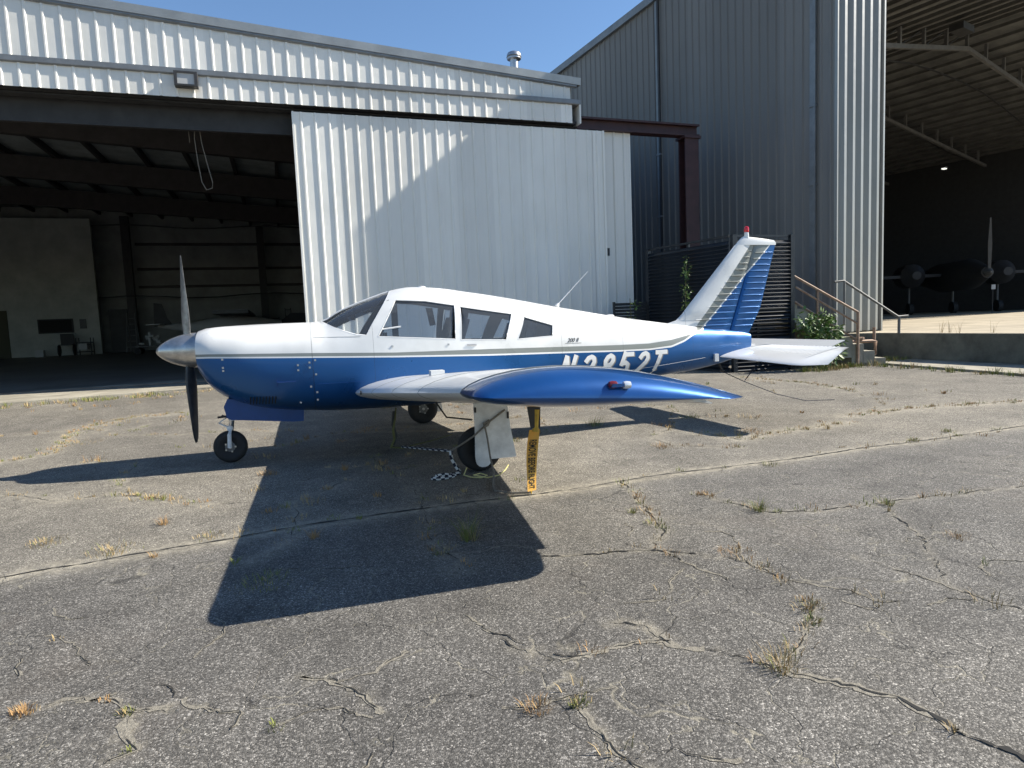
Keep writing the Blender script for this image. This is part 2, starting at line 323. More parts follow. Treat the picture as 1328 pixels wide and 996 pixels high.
SANDW = dict(joint=(.10, .8), c2=(.015, .4), c3=(.03, .5), c4=(.03, .5), c5=(.012, .3), c6=(.012, .2), c8=(.010, .4), c10=(.009, .4), c11=(.012, .5), c12=(.009, .4), c13=(.008, .2), c14=(.009, .3), c15=(.12, .8), c16=(.12, .7), c17=(.1, .5), c18=(.15, .8), c19=(.1, .7), c9=(.02, .8), c7=(.015, .4), c20=(.012, .3), c21=(.015, .3), c22=(.08, .3))
_r = random.Random(21)
for i in range(16):
    x, y = _r.uniform(-3, 9.5), _r.uniform(-2.1, 6.3); a_ = _r.uniform(0, 2*PI); P_ = [(x, y)]
    for k in range(_r.randint(5, 11)): a_ += _r.gauss(0, .45); x += .35*math.cos(a_); y += .35*math.sin(a_); P_.append((x, min(6.6, y)))
    CR['far%d' % i] = P_; SANDW['far%d' % i] = (.06, .45)
for i in range(30):
    x, y = _r.uniform(-.3, 5.2), _r.uniform(-6.1, -3.1); a_ = _r.uniform(0, 2*PI); P_ = [(x, y)]
    for k in range(_r.randint(3, 8)): a_ += _r.gauss(0, .6); x += .11*math.cos(a_); y += .11*math.sin(a_); P_.append((x, y))
    CR['near%d' % i] = P_; SANDW['near%d' % i] = (.008, .03)
def fine(pts, step=.05, jit=.012):
    out = []
    for (x0, y0), (x1, y1) in zip(pts[:-1], pts[1:]):
        L = math.hypot(x1-x0, y1-y0)
        if L > 6: n = 12
        else: n = max(1, int(L/step))
        for i in range(n):
            t = i/n; out.append((x0+(x1-x0)*t, y0+(y1-y0)*t))
    out.append(pts[-1]); o2 = []
    ox = oy = 0
    for p in out:
        ox = ox*.75+random.gauss(0, jit); oy = oy*.75+random.gauss(0, jit); o2.append((p[0]+ox, p[1]+oy))
    return o2
CF = {k: fine(v, .05 if k == 'joint' else (.06 if k[0] == 'f' else .022), .005 if k == 'joint' else (.007 if k == 'c6' else .0075)) for k, v in CR.items()}
def axis(segs):
    o = [segs[0][0]]
    for a_, b_, st in segs:
        n = max(1, int(round((b_-a_)/st))); o += [a_+(b_-a_)*(i+1)/n for i in range(n)]
    return np.array(o)
xs = axis([(-400, -60, 80), (-60, -12, 4), (-12, -3, .5), (-3, 8.5, .05), (8.5, 16, .25), (16, 60, 4), (60, 500, 90)])
ys = axis([(-300, -40, 60), (-40, -7, 3), (-7, -1, .045), (-1, 3, .1), (3, 12, .3), (12, 60, 6), (60, 600, 90)])
GX, GY = np.meshgrid(xs, ys); GZ = gz(GX, GY)
sand = np.zeros_like(GX)
for k, pts in CF.items():
    wd, st = SANDW[k]; P = np.array(pts)
    x0, x1, y0, y1 = P[:, 0].min()-wd*3, P[:, 0].max()+wd*3, P[:, 1].min()-wd*3, P[:, 1].max()+wd*3
    msk = (GX > x0) & (GX < x1) & (GY > y0) & (GY < y1)
    if not msk.any(): continue
    qx, qy = GX[msk], GY[msk]; d = np.full(qx.shape, 9.)
    for i in range(0, len(P)-1):
        ax_, ay_ = P[i]; bx_, by_ = P[i+1]; dx, dy = bx_-ax_, by_-ay_; l2 = dx*dx+dy*dy+1e-9
        t = np.clip(((qx-ax_)*dx+(qy-ay_)*dy)/l2, 0, 1); d = np.minimum(d, np.hypot(qx-ax_-t*dx, qy-ay_-t*dy))
    sand[msk] = np.maximum(sand[msk], st*np.exp(-(d/wd)**1.3))
ny, nx = GX.shape
verts = np.stack([GX, GY, GZ], -1).reshape(-1, 3)
idx = np.arange(nx*ny).reshape(ny, nx)
faces = np.stack([idx[:-1, :-1], idx[:-1, 1:], idx[1:, 1:], idx[1:, :-1]], -1).reshape(-1, 4)
me = bpy.data.meshes.new('ground'); me.from_pydata(verts.tolist(), [], faces.tolist())
at = me.attributes.new('sand', 'FLOAT', 'POINT'); at.data.foreach_set('value', sand.reshape(-1).astype(np.float32))
for p in me.polygons: p.use_smooth = True
def asphalt():
    m = bpy.data.materials.new('old_asphalt'); m.use_nodes = True; n = m.node_tree; b = n.nodes['Principled BSDF']; L = n.links
    b.inputs['Roughness'].default_value = .85; b.inputs['Specular IOR Level'].default_value = .35
    tc = n.nodes.new('ShaderNodeTexCoord'); O = tc.outputs['Object']
    def noise(s, d=5, r=.6): t = n.nodes.new('ShaderNodeTexNoise'); t.inputs['Scale'].default_value = s; t.inputs['Detail'].default_value = d; t.inputs['Roughness'].default_value = r; L.new(O, t.inputs[0]); return t.outputs[0]
    def ramp(src, els, interp='LINEAR'):
        r = n.nodes.new('ShaderNodeValToRGB'); r.color_ramp.interpolation = interp
        while len(r.color_ramp.elements) < len(els): r.color_ramp.elements.new(.5)
        for el, (p, c) in zip(r.color_ramp.elements, els): el.position = p; el.color = (*c, 1) if isinstance(c, tuple) else (c, c, c, 1)
        L.new(src, r.inputs[0]); return r.outputs[0]
    def mix(f_, a_, b_, bt='MIX'):
        x = n.nodes.new('ShaderNodeMix'); x.data_type = 'RGBA'; x.blend_type = bt
        for s_, v in ((0, f_), (6, a_), (7, b_)):
            if isinstance(v, (int, float)): x.inputs[s_].default_value = v if s_ == 0 else (v, v, v, 1)
            elif isinstance(v, tuple): x.inputs[s_].default_value = (*v, 1)
            else: L.new(v, x.inputs[s_])
        return x.outputs[2]
    def math_(op, a_, b_=0.):
        x = n.nodes.new('ShaderNodeMath'); x.operation = op
        for i, v in enumerate((a_, b_)):
            if isinstance(v, (int, float)): x.inputs[i].default_value = v
            else: L.new(v, x.inputs[i])
        return x.outputs[0]
    def vor(s, feat='F1', src=None, rnd=1.):
        v = n.nodes.new('ShaderNodeTexVoronoi'); v.feature = feat; v.inputs['Scale'].default_value = s; v.inputs['Randomness'].default_value = rnd; L.new(src or O, v.inputs['Vector']); return v
    big = ramp(noise(.35, 6), [(.3, (.102, .096, .087)), (.5, (.132, .124, .110)), (.72, (.168, .156, .135))])
    # the two pours either side of the long joint weathered differently
    sy = n.nodes.new('ShaderNodeSeparateXYZ'); L.new(O, sy.inputs[0])
    jl = math_('ADD', sy.outputs[1], math_('MULTIPLY', sy.outputs[0], -.062)); far = math_('GREATER_THAN', jl, -2.86)
    big = mix(far, big, mix(1., big, (1.34, 1.31, 1.23), 'MULTIPLY'))
    mid = ramp(noise(2.2, 6, .7), [(.35, .78), (.65, 1.15)])
    col = mix(1., big, mid, 'MULTIPLY')
    # aggregate: stones of two sizes, each its own shade
    v1 = vor(185); s1 = n.nodes.new('ShaderNodeSeparateColor'); L.new(v1.outputs['Color'], s1.inputs[0])
    st = ramp(s1.outputs[0], [(0, .30), (.4, .62), (.72, 1.12), (.92, 1.9), (1, 3.2)])
    col = mix(.85, col, mix(1., col, st, 'MULTIPLY'))
    v2 = vor(95); s2 = n.nodes.new('ShaderNodeSeparateColor'); L.new(v2.outputs['Color'], s2.inputs[0])
    st2 = ramp(s2.outputs[1], [(0, .8), (.7, 1.0), (.93, 1.15), (.96, 1.8), (1, 2.2)])
    col = mix(.5, col, mix(1., col, st2, 'MULTIPLY'))
    ol = ramp(noise(.7, 3, .5), [(.66, 0.), (.78, 1.)]); col = mix(math_('MULTIPLY', ol, .45), col, (.055, .052, .048))
    # warm straw-brown dusting where weeds grew
    br = ramp(noise(.9, 7, .7), [(.55, 0.), (.72, 1.)])
    col = mix(math_('MULTIPLY', br, .13), col, (.20, .15, .11))
    # sand along joints
    at_ = n.nodes.new('ShaderNodeAttribute'); at_.attribute_name = 'sand'
    sn = math_('MULTIPLY', at_.outputs['Fac'], ramp(noise(14, 6, .75), [(.35, .1), (.6, 1.3)]))
    sn = math_('MINIMUM', sn, .85)
    col = mix(sn, col, mix(s1.outputs[1], (.34, .30, .225), (.46, .42, .33)))
    # fine alligator cracking, only in patches
    wv = n.nodes.new('ShaderNodeTexNoise'); wv.inputs['Scale'].default_value = 3.5; wv.inputs['Detail'].default_value = 5; L.new(O, wv.inputs[0])
    va = n.nodes.new('ShaderNodeVectorMath'); va.operation = 'MULTIPLY_ADD'; L.new(wv.outputs['Color'], va.inputs[0]); va.inputs[1].default_value = (.55, .55, .0); L.new(O, va.inputs[2])
    ve = vor(1.9, 'DISTANCE_TO_EDGE', va.outputs[0]); ck = ramp(ve.outputs['Distance'], [(0, 1.), (.011, 0.)])
    ve2 = vor(5.5, 'DISTANCE_TO_EDGE', va.outputs[0]); ck2 = ramp(ve2.outputs['Distance'], [(0, 1.), (.022, 0.)])
    pm = ramp(noise(.55, 3), [(.40, 0.), (.5, 1.)]); pm2 = ramp(noise(.8, 3), [(.54, 0.), (.66, 1.)])
    c_all = math_('MAXIMUM', math_('MULTIPLY', ck, pm), math_('MULTIPLY', ck2, math_('MULTIPLY', pm2, .8)))
    col = mix(math_('MULTIPLY', c_all, .75), col, mix(ramp(noise(5), [(.45, 0.), (.62, 1.)]), (.03, .028, .025), (.33, .30, .23)))
    L.new(col, b.inputs['Base Color'])
    bp = n.nodes.new('ShaderNodeBump'); bp.inputs['Strength'].default_value = .75; bp.inputs['Distance'].default_value = .003
    h_ = math_('SUBTRACT', math_('MULTIPLY', s1.outputs[0], .8), math_('MULTIPLY', v1.outputs['Distance'], .9))
    h_ = math_('SUBTRACT', h_, math_('MULTIPLY', c_all, 1.5))
    L.new(h_, bp.inputs['Height']); L.new(bp.outputs[0], b.inputs['Normal'])
    return m
me.materials.append(asphalt())
g = link(bpy.data.objects.new('ground', me)); tag(g, 'cracked sun-bleached asphalt apron', kind='structure')

# open cracks with real width and ragged edges
mb = MB()
WID = dict(joint=.017, c2=.016, c4=.010, c6=.034, c8=.005, c5=.006, c13=.006, c7=.007, c3=.008, c20=.005, c21=.005)
for k, pts in CF.items():
    w0 = WID.get(k, .005); vs = []; fs = []; n = len(pts); wv_ = 1.
    for i, (x, y) in enumerate(pts):
        q0 = pts[max(0, i-1)]; q1 = pts[min(n-1, i+1)]; dx, dy = q1[0]-q0[0], q1[1]-q0[1]; L = math.hypot(dx, dy)+1e-9
        wv_ = wv_*.8+.2*random.uniform(.2, 1.8); ww = w0*wv_*random.uniform(.2, 1.5)*(min(1, .1+1.2*i/n)*random.uniform(.6, 1.1) if k == 'c6' else 1)*(.7 if k[0] == 'n' else 1)*(.05 if i in (0, n-1) else 1)
        if k != 'joint' and k != 'c6' and math.sin(i*.37+len(k)) < -.35: ww *= .15
        z = float(gz(x, y))+.004
        vs += [(x-dy/L*ww/2, y+dx/L*ww/2, z), (x+dy/L*ww/2, y-dx/L*ww/2, z)]
        if i: fs.append((2*i-2, 2*i-1, 2*i+1, 2*i))
    mb._a(vs, fs)
sb_ = MB(); rs = random.Random(3)
for k, pts in CF.items():
    w0 = {'joint': .05, 'c6': .03, 'c8': .022, 'c10': .018, 'c11': .024, 'c12': .02, 'c14': .016, 'c13': .012, 'c5': .018}.get(k, .022 if k[0] == 'f' else .010)
    ph = rs.uniform(0, 9); wv_ = 1.; run = []
    n = len(pts)
    for i, (x, y) in enumerate(pts):
        wv_ = wv_*.7+.3*rs.uniform(0, 2.0); on = math.sin(i*.11+ph)+.7*math.sin(i*.31+ph*2) > (-1.3 if k in ('c8', 'c10', 'c11', 'c12') else -.35)
        if on and 0 < i < n-1:
            q0, q1 = pts[i-1], pts[i+1]; dx, dy = q1[0]-q0[0], q1[1]-q0[1]; L = math.hypot(dx, dy)+1e-9; z = float(gz(x, y))+.002
            a1 = w0*wv_*rs.uniform(.1, 1.1); a2 = w0*wv_*rs.uniform(.1, 1.1); run.append([(x-dy/L*a1, y+dx/L*a1, z), (x+dy/L*a2, y-dx/L*a2, z)])
        if (not on or i == n-1) and run:
            if len(run) > 1: sb_._a([p for q in run for p in q], [(2*j, 2*j+1, 2*j+3, 2*j+2) for j in range(len(run)-1)])
            run = []
o = sb_.obj('crack_sand', mat('crack_sand', (.27, .245, .195), .95, 0, noise=.5, nscale=60, bump=.4, bscale=200)); tag(o, 'pale sand washed into the cracks', kind='structure')
o = mb.obj('pavement_crack', M['crack']); tag(o, 'dark open cracks and joint running across the asphalt', kind='structure')

# ------------------------------------------------------------------ corrugated sheet builder
def rib_profile(width, pitch, h, rb=.09, rt=.035):
    """points (u, n) along the face, n<0 is proud (towards outside)"""
    pts = [(0, 0)]; k = int(round(width/pitch))
    for i in range(k):
        c = (i+.5)*pitch; pts += [(c-rb/2, 0), (c-rt/2, -h), (c+rt/2, -h), (c+rb/2, 0)]
    pts.append((width, 0)); return pts
def sheet_mesh(name, m, width, z0, ztop, pitch, h, rb=.09, rt=.035):
    """ztop: number or function of u"""
    zt = ztop if callable(ztop) else (lambda u: ztop)
    pr = rib_profile(width, pitch, h, rb, rt); n = len(pr); b = MB()
    vs = [(u, nn, z0) for u, nn in pr] + [(u, nn, zt(u)) for u, nn in pr]
    vs += [(u, nn+.006, z0) for u, nn in pr] + [(u, nn+.006, zt(u)) for u, nn in pr]
    fs = []
    for i in range(n-1):
        fs += [(i, i+1, n+i+1, n+i), (2*n+i+1, 2*n+i, 3*n+i, 3*n+i+1), (i+1, i, 2*n+i, 2*n+i+1), (n+i, n+i+1, 3*n+i+1, 3*n+i)]
    fs += [(0, n, 3*n, 2*n), (2*n-1, n-1, 3*n-1, 4*n-1)]
    b._a(vs, fs); return b.mesh(name, m)
def place_sheet(me_, name, parent, u, n_, rz=0.):
    o_ = bpy.data.objects.new(name, me_); link(o_, parent); o_.location = (u, n_, 0); o_.rotation_euler = (0, 0, rz); return o_

# ------------------------------------------------------------------ left hangar  (local x along the front, y inward)
WA = .0424
LH = empty('metal_hangar', 'low white ribbed metal hangar with open doorway and sliding door leaf, behind the aeroplane', 'hangar', (-3.85, 8.01, 0), WA)
PIT = .305
ZL0, ZL1, ZTR = 6.285, 6.73, 6.90
def zroof(u): return 8.17 - .0655*(u-1.6)
zr_trim = lambda u: zroof(u)-.13
# header box, lower band
meL = sheet_mesh('wall_panel', M['white_sheet'], PIT*3, ZL0, ZL1+.03, PIT, .021, .072, .03)
for i in range(-7, 14):
    u = i*.915 - .15
    if i == 13: place_sheet(sheet_mesh('wall_panel', M['white_sheet'], PIT, ZL0, ZL1+.03, PIT, .021, .072, .03), 'wall_panel', LH, u, 0)
    else: place_sheet(meL, 'wall_panel', LH, u, 0)
# upper band, each sheet cut to the roof slope
for i in range(-7, 13):
    u = i*.915 - .05
    place_sheet(sheet_mesh('wall_panel', M['white_sheet'], .915, ZTR-.02, (lambda uu, u=u: zr_trim(u+uu)), PIT, .021, .072, .03), 'wall_panel', LH, u, .30)
place_sheet(sheet_mesh('wall_panel', M['white_sheet'], .305, ZTR-.02, (lambda uu: zr_trim(11.84+uu)), PIT, .021, .072, .03), 'wall_panel', LH, 11.845, .30)
MB().prism([(-.04, ZL1), (.31, ZL1), (.31, ZTR+.01), (-.055, ZTR-.05), (-.055, ZL1+.02)], 'x', -6.6, 12.27).obj('drip_trim', M['trim'], LH)
MB().box(12.235, 12.275, -.045, .4, ZL0-.01, ZL1+.01).obj('corner_trim', M['white_sheet'], LH)
# roof edge trim along the slope
b = MB(); n0 = -.02; n1 = .42
u0, u1 = -6.6, 12.42; n0 = .225
b._a([(u0, n0, zroof(u0)-.15), (u1, n0, zroof(u1)-.15), (u1, n0-.02, zroof(u1)+.02), (u0, n0-.02, zroof(u0)+.02), (u0, n1, zroof(u0)-.14), (u1, n1, zroof(u1)-.14), (u1, n1, zroof(u1)+.05), (u0, n1, zroof(u0)+.05)],
     [(0, 1, 2, 3), (3, 2, 6, 7), (5, 4, 7, 6), (4, 5, 1, 0), (1, 5, 6, 2), (4, 0, 3, 7)])
b.obj('roof_trim', M['roof_trim'], LH)
MB()._a([(u0, .24, zroof(u0)-.19), (u1-.1, .24, zroof(u1)-.19), (u1-.1, .24, zroof(u1)-.152), (u0, .24, zroof(u0)-.152), (u0, .28, zroof(u0)-.22), (u1-.1, .28, zroof(u1)-.22), (u1-.1, .28, zroof(u1)-.152), (u0, .28, zroof(u0)-.152)],
        [(0, 1, 2, 3), (5, 4, 7, 6), (4, 5, 1, 0), (3, 2, 6, 7), (1, 5, 6, 2), (4, 0, 3, 7)]).obj('gutter', M['trim'], LH)
# roof deck, and shell walls
D = 27.
b = MB(); b._a([(-30, .42, zroof(-6)-.1), (-6, .42, zroof(-6)-.1), (12.3, .42, zroof(12.3)-.1), (-30, D, zroof(-6)-.1), (-6, D, zroof(-6)-.1), (12.3, D, zroof(12.3)-.1),
  (-30, .42, zroof(-6)), (-6, .42, zroof(-6)), (12.3, .42, zroof(12.3)), (-30, D, zroof(-6)), (-6, D, zroof(-6)), (12.3, D, zroof(12.3))],
  [(0, 1, 4, 3), (1, 2, 5, 4), (6, 9, 10, 7), (7, 10, 11, 8), (0, 6, 7, 1), (1, 7, 8, 2), (3, 4, 10, 9), (4, 5, 11, 10), (2, 8, 11, 5), (0, 3, 9, 6)])
b.obj('roof', M['insul'], LH)
MB().box(12.1, 12.25, .45, D, .0, 7.3).obj('side_wall', M['inner_wall'], LH)
MB().box(-30.2, -30, -.2, D, 0, 8.7).obj('side_wall', M['inner_wall'], LH)
b = MB(); b._a([(-30, D-.05, 0), (12.3, D-.05, 0), (12.3, D-.05, 7.43), (-6, D-.05, 8.63), (-30, D-.05, 8.63), (-30, D+.15, 0), (12.3, D+.15, 0), (12.3, D+.15, 7.43), (-6, D+.15, 8.63), (-30, D+.15, 8.63)],
               [(0, 1, 2, 3, 4), (9, 8, 7, 6, 5), (0, 5, 6, 1), (1, 6, 7, 2), (2, 7, 8, 3), (3, 8, 9, 4), (4, 9, 5, 0)])
b.obj('back_wall', M['inner_wall'], LH)
MB().box(-30, -6.4, -.03, .3, 6.285, 8.6).obj('header_wall', M['white_sheet'], LH)
MB().box(-30, -20, -.1, .2, 0, 6.285).obj('header_wall', M['white_sheet'], LH)
# header beam behind the lower band, door track
MB().box(-20, 12.2, .62, .72, 5.80, 6.28).box(-20, 12.2, .1, .75, 6.29, 6.36).obj('header_beam', M['dark_steel'], LH)
MB().box(-20, 12.25, .26, .5, 6.245, 6.28).obj('door_track', M['dark_steel'], LH)
# girders across, purlins running back
for nn, hh in ((.95, .75), (7.2, .8), (13.6, .8), (20, .8)):
    b = MB(); b._a([(p, q, zroof(max(p, -6))-.12-.22-dz) for q in (nn, nn+.25) for dz in (0, hh) for p in (-20, -6, 12.1)],
                   [(3, 4, 1, 0), (4, 5, 2, 1), (9, 6, 7, 10), (10, 7, 8, 11), (0, 1, 7, 6), (1, 2, 8, 7), (9, 10, 4, 3), (10, 11, 5, 4), (2, 5, 11, 8), (3, 0, 6, 9)])
    b.obj('girder', M['purlin'], LH)
for i in range(14):
    u = -9 + i*1.55; z = zroof(max(u, -6))-.11
    MB().box(u, u+.12, .6, D-.1, z-.24, z-.01).obj('purlin', M['purlin'], LH)
# columns and girts on the back wall
for u in (-3.15, 3.75, 9.5): MB().box(u, u+.4, D-1.3, D-.9, .1, zroof(u)-.5).obj('column', M['dark_steel'], LH)
for z in (6.6, 5.2, 4.2): MB().box(-2.7, 12, D-.22, D-.02, z-.07, z+.07).obj('girt', M['purlin'], LH)
for z, a0, a1 in ((7.4, -12, 12), (3.55, -12, 12)):
    MB().tube([(a0+(a1-a0)*i/16, D-1.45, z+.1*math.sin(i*1.3)) for i in range(17)], .035, 6).obj('conduit', M['black'], LH)
# office block in the left back corner
MB().box(-16, -4.4, D-2, D-1.7, .1, 7.7).obj('block_wall', M['block'], LH)
ob = bpy.context.view_layer
wdw = MB().box(-7.2, -5.6, D-2.05, D-2.0, 1.75, 2.5).obj('window', M['clutter'], LH); MB().box(-7.13, -5.67, D-2.07, D-2.052, 1.82, 2.43).obj('pane', M['void'], wdw)
MB().box(-7.25, -5.55, D-2.1, D-2.0, 1.66, 1.745).obj('window_sill', M['block'], LH)
MB().box(-9.9, -8.5, D-2.08, D-2.0, .4, 3.0).obj('office_door', mat('olive_door', (.05, .05, .02), .6), LH)
MB().box(-4.1, -3.2, D-1.2, D-1.1, .4, 2.95).obj('side_door', M['clutter'], LH)
# sliding door: hung leaf and the second leaf behind it
dl = MB().box(5.29, 5.33, .08, .23, .25, 6.17).box(12.93, 12.975, .07, .24, .25, 6.17).box(5.3, 12.95, .2, .24, .25, .40).box(5.3, 12.95, .2, .24, 6.05, 6.165).obj('sliding_door', M['white_sheet'], LH)
tag(dl, 'white ribbed sliding door leaf')
meD = sheet_mesh('wall_panel', M['white_sheet'], .915, .22, 6.165, PIT, .021, .072, .03)
for i in range(8): place_sheet(meD, 'wall_panel', dl, 5.33+i*.915, .10)
place_sheet(sheet_mesh('wall_panel', M['white_sheet'], .305, .22, 6.165, .305, .021, .072, .03), 'wall_panel', dl, 12.63, .10)
dl2 = MB().box(13.84, 13.88, .33, .42, .2, 6.25).box(12.9, 13.86, .4, .44, .2, .35).box(13.75, 13.8, .38, .42, 6.2, 6.34).obj('sliding_door', M['white_sheet'], LH)
meD2 = sheet_mesh('wall_panel', M['white_sheet'], .915, .2, 6.22, PIT, .03)
place_sheet(meD2, 'wall_panel', dl2, 12.93, .34)
MB().box(13.1, 13.16, .285, .34, 3.0, 3.2).obj('latch', M['black'], dl2)
# red oxide outrigger frame that carries the door past the building
b = MB().box(12.27, 15.98, .2, .5, 6.22, 6.27).box(12.27, 15.98, .2, .5, 6.49, 6.54).box(12.27, 15.98, .33, .37, 6.27, 6.49)
b.obj('track_beam', M['red_steel'], LH)
b = MB().box(15.50, 15.93, .18, .22, .0, 6.21).box(15.50, 15.93, .48, .52, .0, 6.21).box(15.69, 15.73, .22, .48, .0, 6.21).box(15.45, 15.98, .13, .57, 6.15, 6.217)
b.obj('track_post', M['red_steel'], LH)
# hangar floor, gently rising to the back, and the worn concrete sill
b = MB(); b._a([(-30, -.55, .2), (13, -.1, .2), (13, D, .6), (-30, D, .6)], [(0, 1, 2, 3)])
fl = MB()
fo = [(-30, -1.6), (-1.45, -.95), (2.5, -.25), (13.2, .1)]
vs = []
for u, nn in fo: vs += [(u, nn, .19), (u, D, .60)]
MB()._a(vs, [(0, 2, 3, 1), (2, 4, 5, 3), (4, 6, 7, 5)]).obj('floor', M['floor'], LH)
vs = []
for u, nn in fo: vs += [(u, nn-.12, .12), (u, nn-.12, .222), (u, 2.9, .236), (u, 2.9, .12)]
fs = []
for i in range(3):
    k = i*4; fs += [(k, k+4, k+5, k+1), (k+1, k+5, k+6, k+2)]
MB()._a(vs, fs).obj('concrete_sill', M['concrete'], LH)
MB()._a([(-30, .62, .2285), (13, .72, .2285), (13, .69, .2285), (-30, .59, .2285)], [(0, 1, 2, 3)]).obj('floor_joint', M['crack'], LH)
MB()._a([(-30, 1.3, .232), (13, 1.36, .232), (13, 1.33, .232), (-30, 1.27, .232)], [(0, 1, 2, 3)]).obj('floor_joint', M['crack'], LH)
for o_ in LH.children:
    if o_.name.startswith('floor'): pass
MB().box(-20, 12.6, 1.62, 1.65, .236, .246).obj('door_rail', M['rust'], LH)

# flue pipe on the roof
u_, n_ = 12.05, 4.4
fp = empty('flue_pipe', 'silver flue pipe with round cap rising from the low white roof', 'vent pipe', (8.0, 12.5, 7.1))
MB().tube([(0, 0, 0), (0, 0, 2.3)], .125, 20).obj('pipe', M['alu'], fp, True)
MB().lathe([(.15, 2.2), (.215, 2.23), (.22, 2.36), (.19, 2.41), (.08, 2.46)], (0, 0, 0)).obj('cap', M['alu'], fp, True)
MB().lathe([(.222, 2.27), (.228, 2.28), (.228, 2.30), (.222, 2.31)], (0, 0, 0)).obj('cap_band', M['clutter_mid'], fp, True)
# flood light on the header
fl_ = empty('flood_light', 'square flood light with dark frame on the white header over the doorway', 'light', (-.81+0, 8.13, 6.6), WA)
MB().box(.02, .4, -.16, .0, -.12, .1).obj('housing', M['clutter_mid'], fl_)
MB().box(-.01, .05, -.21, -.02, -.15, .14).box(.37, .43, -.21, -.02, -.15, .14).box(.05, .37, -.21, -.02, -.15, -.115).box(.05, .37, -.21, -.02, .105, .14).obj('frame', M['dark_steel'], fl_)
MB().box(.05, .37, -.185, -.165, -.115, .105).obj('lens', M['clutter_white'], fl_)
# pull rope hanging in the doorway
rp = MB()
rp.tube([(3.26, .9, 6.1), (3.22, .9, 5.7), (3.25, .9, 5.2), (3.3, .9, 4.75), (3.38, .9, 4.58), (3.5, .9, 4.62), (3.52, .9, 4.75), (3.45, .9, 5.1), (3.36, .9, 5.6), (3.32, .9, 6.1)], .009, 6)
rp.tube([(3.1, .9, 6.1), (3.12, .9, 5.6)], .006, 5)
o = rp.obj('hanging_rope', M['rope_grey']); o.location = LH.location; o.rotation_euler = LH.rotation_euler
tag(o, 'loop of pale rope hanging from the header inside the dark doorway', 'rope')

# things standing in the left hangar
def inL(u, n__): c, s = math.cos(WA), math.sin(WA); return (-3.85+u*c-n__*s, 8.01+u*s+n__*c, .2+.4*max(0, n__)/D)
t = empty('storage_box', 'small white box on the floor below the office window in the left hangar', 'box', inL(-7., D-2.8), WA)
MB().box(-.18, .18, -.15, .15, 0, .32).obj('box_body', M['clutter_white'], t); MB().box(-.19, .19, -.16, .16, .325, .35).obj('lid', M['clutter_white'], t)
t = empty('wall_cabinet', 'small grey box fixed to the office wall right of the window', 'cabinet', (*inL(-5.15, D-2.12)[:2], 1.95), WA)
MB().box(-.14, .14, 0, .1, 0, .5).obj('cabinet_body', M['clutter_mid'], t)
t = empty('utility_cart', 'dark utility cart with pale drawer beside the office corner', 'cart', inL(-4.95, D-2.9), WA)
MB().box(-.35, .35, -.3, .3, .62, .68).box(-.35, .35, -.3, .3, .15, .2).obj('shelf', M['clutter'], t); MB().box(-.25, .15, -.28, .28, .3, .6).obj('drawer', M['clutter_white'], t)
for sx in (-.33, .33):
    for sy in (-.28, .28): MB().box(sx-.02, sx+.02, sy-.02, sy+.02, 0, .9).obj('leg', M['clutter'], t)
t = empty('wheelchair', 'dark wheeled chair with open frame in front of the office window', 'chair', inL(-5.75, D-3.0), WA)
MB().box(-.3, .3, -.25, .25, .55, .6).obj('seat', M['clutter'], t); MB().box(-.3, .3, .2, .25, .6, 1.15).obj('backrest', M['clutter'], t)
for sx in (-.34, .34): MB().lathe([(.3, -.02), (.3, .02)], (sx, 0, .3), 'x', 16).obj('wheel', M['clutter'], t, True)
# stored light aeroplane, tail towards the door
t = empty('stored_aeroplane', 'shadowed white light aeroplane with dark fin parked deep in the left hangar', 'aeroplane', inL(1.6, D-6), WA)
secs = []
for x, r, z in ((-2.6, .06, 1.35), (-1.2, .25, 1.25), (0, .5, 1.2), (1.2, .6, 1.2), (2.4, .5, 1.1), (3.2, .35, 1.1)):
    secs.append([(x, r*.9*math.cos(2*PI*k/12), z+r*math.sin(2*PI*k/12)) for k in range(12)])
MB().loft(secs).obj('fuselage', M['clutter_white'], t, True)
MB().prism([(-2.75, 1.35), (-1.9, 1.35), (-2.15, 1.75), (-2.35, 2.45), (-2.7, 2.5)], 'y', -.04, .04).obj('fin', M['clutter'], t)
MB().box(-2.9, -2.3, -1.4, 1.4, 1.4, 1.45).obj('tailplane', M['clutter_white'], t)
MB().box(.3, 1.8, -4.5, 4.5, 1.75, 1.9).obj('wing', M['clutter_mid'], t)
for yy in (-.9, .9): MB().lathe([(.2, -.07), (.2, .07)], (1.4, yy, .2), 'y', 14).obj('wheel', M['rubber'], t, True)
MB().tube([(1.4, -.9, .2), (1.2, -.3, 1)], .04).tube([(1.4, .9, .2), (1.2, .3, 1)], .04).obj('gear_leg', M['clutter_white'], t)
t = empty('covered_car', 'dark covered car by the right side wall inside the left hangar', 'car', inL(6.2, D-4), WA)
MB().prism([(-2.6, .1), (2.6, .1), (2.6, .9), (1.7, 1.15), (1.1, 1.75), (-.9, 1.8), (-1.7, 1.2), (-2.6, 1.0)], 'y', -.9, .9).obj('car_body', M['clutter'], t)
for sx in (-1.7, 1.7):
    for sy in (-.93, .8): MB().lathe([(.33, 0), (.33, .13)], (sx, sy, .33), 'y', 14).obj('wheel', M['rubber'], t, True)
